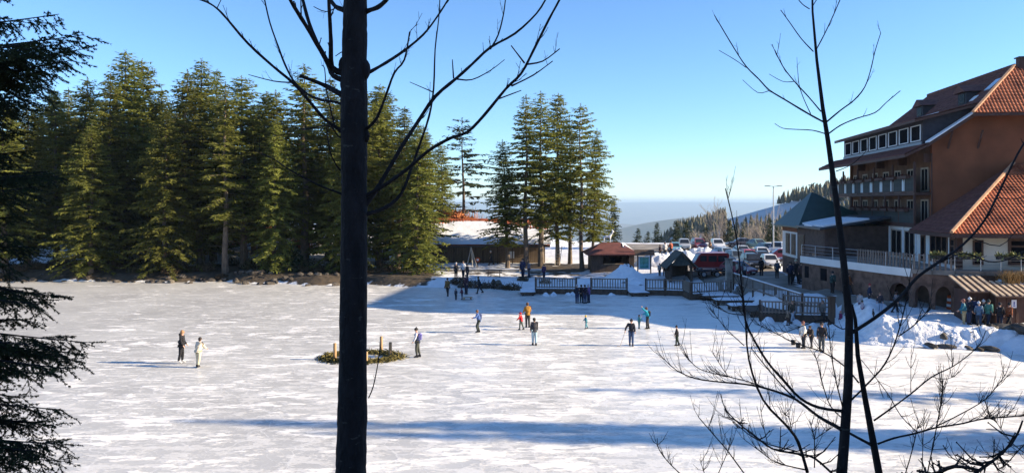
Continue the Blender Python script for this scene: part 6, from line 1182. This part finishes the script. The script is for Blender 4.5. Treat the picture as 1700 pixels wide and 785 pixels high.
pers('child in maroon jacket pulling at the sled', 767, 497, 20, 200, (.10, .03, .05), (.02, .02, .05), hat=(.08, .02, .04), child=True, legs=still, lean=6, arms=((30, 20, 8), (10, 20, 10)))
pers('adult in dark plum jacket behind the sled children', 774, 488, 32, 240, (.05, .025, .04), (.02, .02, .04), hair=(.2, .12, .08), legs=still)
pers('dark clad person striding along the heather bank', 796, 487, 29, 200, (.02, .025, .03), (.015, .02, .03), hair=(.02, .02, .02), lean=12, legs=walk)
sl = thing('sled', 'small wooden sled on the shaded ice', 'sled', G(776, 497.5), R(20))
for y in (-.18, .18): MB().tube([(-.5, y, .02), (.45, y, .02), (.6, y, .12)], .018, 4).build('runner', METAL, sl)
for k in range(5): MB().box((-.45 + k * .2, -.22, .22), (-.33 + k * .2, .22, .25)).build('slat', LWOOD, sl)
for x in (-.35, .3): MB().box((x, -.2, .035), (x + .05, .2, .218)).build('strut', LWOOD, sl)
T = dict(terrain=True)
pers('person in white jacket standing on the bank above the skaters', 769, 461, 28, 260, (.6, .62, .64), (.03, .03, .04), hair=(.05, .04, .03), **T); pers('person in black with white scarf on the bank', 757, 462, 26, 280, (.02, .02, .025), (.02, .02, .02), hat=(.4, .42, .45), **T); pers('person in black cap talking on the bank', 776, 463, 26, 230, (.02, .02, .03), (.02, .02, .03), hat=(.02, .02, .02), **T)
pers('distant walker in dark coat with pale hat before the barn wall', 815, 440, 24, 200, (.03, .03, .035), (.03, .03, .035), hat=(.6, .6, .6), legs=walk, **T); pers('person in navy seated group by the fence end', 868, 463, 34, 250, (.03, .03, .07), (.02, .02, .04), hair=(.04, .03, .02), **T); pers('person in grey beside the navy one by the fence end', 878, 461, 28, 200, (.20, .16, .18), (.03, .03, .05), hair=(.12, .08, .06), **T); pers('person in dark violet behind the picket fence', 903, 464, 26, 250, (.06, .03, .08), (.02, .02, .04), hair=(.03, .02, .02), **T)
pers('dark figure on the snow ramp with arm at the partner', 1041, 468, 28, 90, (.03, .02, .022), (.025, .02, .02), hair=(.03, .02, .02), legs=still, **T); pers('dark figure on the snow ramp next to the info board side', 1047, 468, 27, 100, (.035, .022, .024), (.02, .02, .025), hat=(.03, .03, .04), legs=still, **T)
pers('person in black standing by the open shelter', 1103, 458, 22, 90, BKc, BKc, hair=(.02, .02, .02), **T); pers('person in grey by the open shelter', 1095, 458, 21, 250, (.25, .26, .28), (.03, .03, .03), hair=(.05, .04, .03), **T)
pers('walker in rust red on the snow mound', 1114, 424, 24, 120, (.35, .10, .06), (.03, .03, .05), hair=(.04, .03, .03), **T); pers('walker in white coat on the snow mound', 1104, 426, 24, 100, (.65, .63, .6), (.05, .05, .05), hair=(.1, .05, .03), **T); pers('walker in dark coat on the snow mound', 1096, 428, 22, 200, (.06, .04, .05), BKc, hair=(.03, .02, .02), **T); pers('walker in tan coat between the parked cars', 1179, 420, 22, 200, (.30, .17, .09), (.04, .03, .03), hair=(.05, .03, .02), **T)
pers('dark clad man standing on the sunny grit in front of the white hatchback', 1264, 458, 31, 100, BKc, (.02, .02, .025), hair=(.03, .02, .02), legs=still, **T); pers('person with white backpack near the stone pillar', 1236, 462, 24, 90, (.05, .06, .10), BKc, pack=(.6, .62, .64), hair=(.03, .02, .02), **T); pers('person in checked pale jacket near the stone pillar', 1224, 460, 25, 200, (.35, .36, .3), BKc, hair=(.03, .02, .02), **T)
for k, (x, y, hp_, jk) in enumerate([(1312, 473, 42, (.02, .025, .05)), (1321, 470, 43, (.025, .025, .03)), (1330, 472, 40, (.10, .06, .06)), (1338, 470, 38, (.02, .05, .04))]):
    pers(['navy clad walker in the crowd by the hotel wing', 'dark walker in the crowd carrying nothing', 'walker in brown in the crowd by the wing door', 'walker in green black in the crowd by the wing door'][k], x, y, hp_ * .93, 250 + 15 * k, jk, BKc, hat=(.55, .5, .35) if k == 1 else None, hair=(.03, .025, .02), legs=walk if k % 2 else still, **T)
pers('man with tan hair in olive black jacket and pale scarf by the deck', 1316, 536, 38, 210, (.05, .045, .035), (.35, .40, .46), hair=(.3, .18, .1), legs=walk); pers('child in tan coat next to the man with pale scarf', 1308, 540, 24, 150, (.24, .18, .12), (.10, .06, .04), hat=(.3, .25, .2), child=True)
pers('person in grey coat standing at the deck corner', 1366, 536, 38, 230, (.14, .13, .12), (.04, .04, .04), hair=(.2, .12, .08), legs=still); pers('child in magenta suit sitting on the snow edge', 1396, 538, 24, 200, (.22, .03, .10), (.16, .02, .07), hat=(.6, .3, .2), child=True, legs=((60, 60), (55, 60)))
pers('woman in white jacket holding a bucket on the ice', 1334, 578, 45, 190, (.7, .68, .62), (.04, .04, .045), hair=(.25, .10, .08), lean=4, legs=still, arms=((8, 8, 6), (8, 8, 6))); pers('person in black jacket leaning beside the woman in white', 1347, 577, 38, 215, (.025, .022, .025), (.07, .07, .08), hair=(.03, .02, .02), lean=18, legs=((15, 10), (-12, 6)), arms=((30, 30, 6), (10, 20, 6)))
pers('man with pale beard in long black jacket by the buckets', 1364, 584, 49, 250, (.02, .022, .024), (.09, .10, .11), hair=(.05, .04, .035), lean=5, legs=wide, skirt=.6)
pers('child in black walking on the snow bank', 1450, 531, 18, 180, (.02, .025, .025), (.03, .03, .03), hat=(.04, .05, .05), child=True, terrain=True); pers('child in purple trousers on the snow bank', 1432, 523, 24, 200, (.4, .38, .45), (.16, .05, .14), hat=(.05, .05, .04), child=True, terrain=True); pers('adult in grey and white beside the purple trousered child', 1428, 517, 32, 230, (.35, .36, .38), (.12, .08, .14), hair=(.04, .03, .03), terrain=True); pers('adult in black jacket and blue jeans behind the snow bank', 1461, 519, 34, 240, (.03, .03, .04), (.25, .36, .50), hair=(.22, .12, .08), terrain=True)
pers('person in teal jacket and khaki trousers standing on the snow', 1600, 542, 46, 160, (.03, .16, .22), (.34, .29, .17), hair=(.25, .09, .04), legs=still, arms=((20, 40, 8), (10, 30, 8)), terrain=True)
for k, (x, y, hp_, jk, tc, ht_) in enumerate([(1609, 539, 45, (.02, .025, .04), NV, (.7, .7, .7)), (1618, 538, 45, (.03, .05, .12), BKc, None), (1625, 542, 42, (.10, .17, .26), (.03, .05, .09), (.6, .6, .62)), (1632, 539, 42, (.02, .03, .05), BKc, (.55, .57, .6)), (1641, 541, 44, (.06, .20, .17), (.02, .03, .06), (.03, .05, .05)), (1660, 544, 42, BKc, (.02, .025, .05), (.02, .02, .03)), (1675, 544, 42, (.28, .09, .04), BKc, (.02, .02, .02))]):
    pers(['walker in navy with white hat by the ticket hut', 'bareheaded walker in dark blue by the ticket hut', 'walker in slate blue jacket with pale hat', 'walker in blue black with grey hat close to the hut', 'walker in green jacket striding to the huts', 'walker in all black in front of the notice hut', 'walker in rust brown jacket in front of the notice hut'][k], x, y, hp_, 10 + 25 * (k % 3), jk, tc, hat=ht_, legs=walk if k > 1 else still, terrain=True, group='walkers by the ticket huts')
for k, (x, y, hp_, jk, tc, ht_, lab) in enumerate([(1347, 476, 38, (.12, .03, .05), BKc, None, 'walker in wine red jacket at the wing door'), (1356, 480, 37, (.03, .03, .035), (.05, .06, .09), (.5, .5, .5), 'walker in black with grey hat at the wing door'), (1290, 462, 30, (.05, .07, .10), BKc, None, 'walker in slate jacket crossing the shaded road'), (1408, 500, 36, (.30, .12, .05), (.03, .03, .04), None, 'walker in orange brown jacket below the terrace'), (1443, 505, 34, (.03, .04, .08), (.05, .05, .06), (.3, .05, .05), 'walker in navy with red hat below the terrace'), (1487, 519, 36, (.20, .20, .22), BKc, None, 'walker in grey by the stone arcade'), (1382, 497, 36, (.02, .05, .05), BKc, (.03, .03, .03), 'walker in dark teal beside the timber post')]):
    pers(lab, x, y, hp_, 200 + 33 * k, jk, tc, hat=ht_, hair=(.06, .04, .03), legs=walk if k % 2 else still, terrain=True)
for k, (x, y) in enumerate([(1317, 572), (1333, 577)]):
    p_ = G(x + (0 if k == 0 else -8), y); t = thing('bucket', 'black bucket set down on the ice by the woman in white' if k == 0 else 'dark bucket at the feet of the woman in white', 'bucket', p_); MB().tube([(0, 0, 0), (0, 0, .3)], [.12, .16], 12).build('pail', CHR, t, True); MB().tube([(-.16, 0, .3), (-.08, 0, .42), (.08, 0, .42), (.16, 0, .3)], .008, 4).build('handle', METAL, t)
# evaluate the skinned bodies once
bpy.context.view_layer.update(); dg = bpy.context.evaluated_depsgraph_get(); res = []
for o, m in SKINS: res.append((o, m, bpy.data.meshes.new_from_object(o.evaluated_get(dg))))
for o, m, me in res:
    o.modifiers.clear(); me.materials.clear(); me.materials.append(m); me.polygons.foreach_set('use_smooth', [True] * len(me.polygons)); me.name = o.name; o.data = me

# ------------------------------------------------------------------ haze over the valley
hb = MB().box((-28000, -300, -720), (28000, 28000, 80)).build('haze', []); tag(hb, kind='stuff'); hb['label'] = 'pale blue haze lying over the valley'; hb['category'] = 'haze'
hm = bpy.data.materials.new('haze_air'); hm.use_nodes = True; N = hm.node_tree.nodes; L_ = hm.node_tree.links
for n_ in list(N): N.remove(n_)
ov = N.new('ShaderNodeOutputMaterial'); pv = N.new('ShaderNodeVolumePrincipled'); pv.inputs['Color'].default_value = (.55, .75, .96, 1); pv.inputs['Density'].default_value = 0.82e-4; pv.inputs['Anisotropy'].default_value = 0.0
L_.new(pv.outputs[0], ov.inputs['Volume']); hb.data.materials.append(hm)
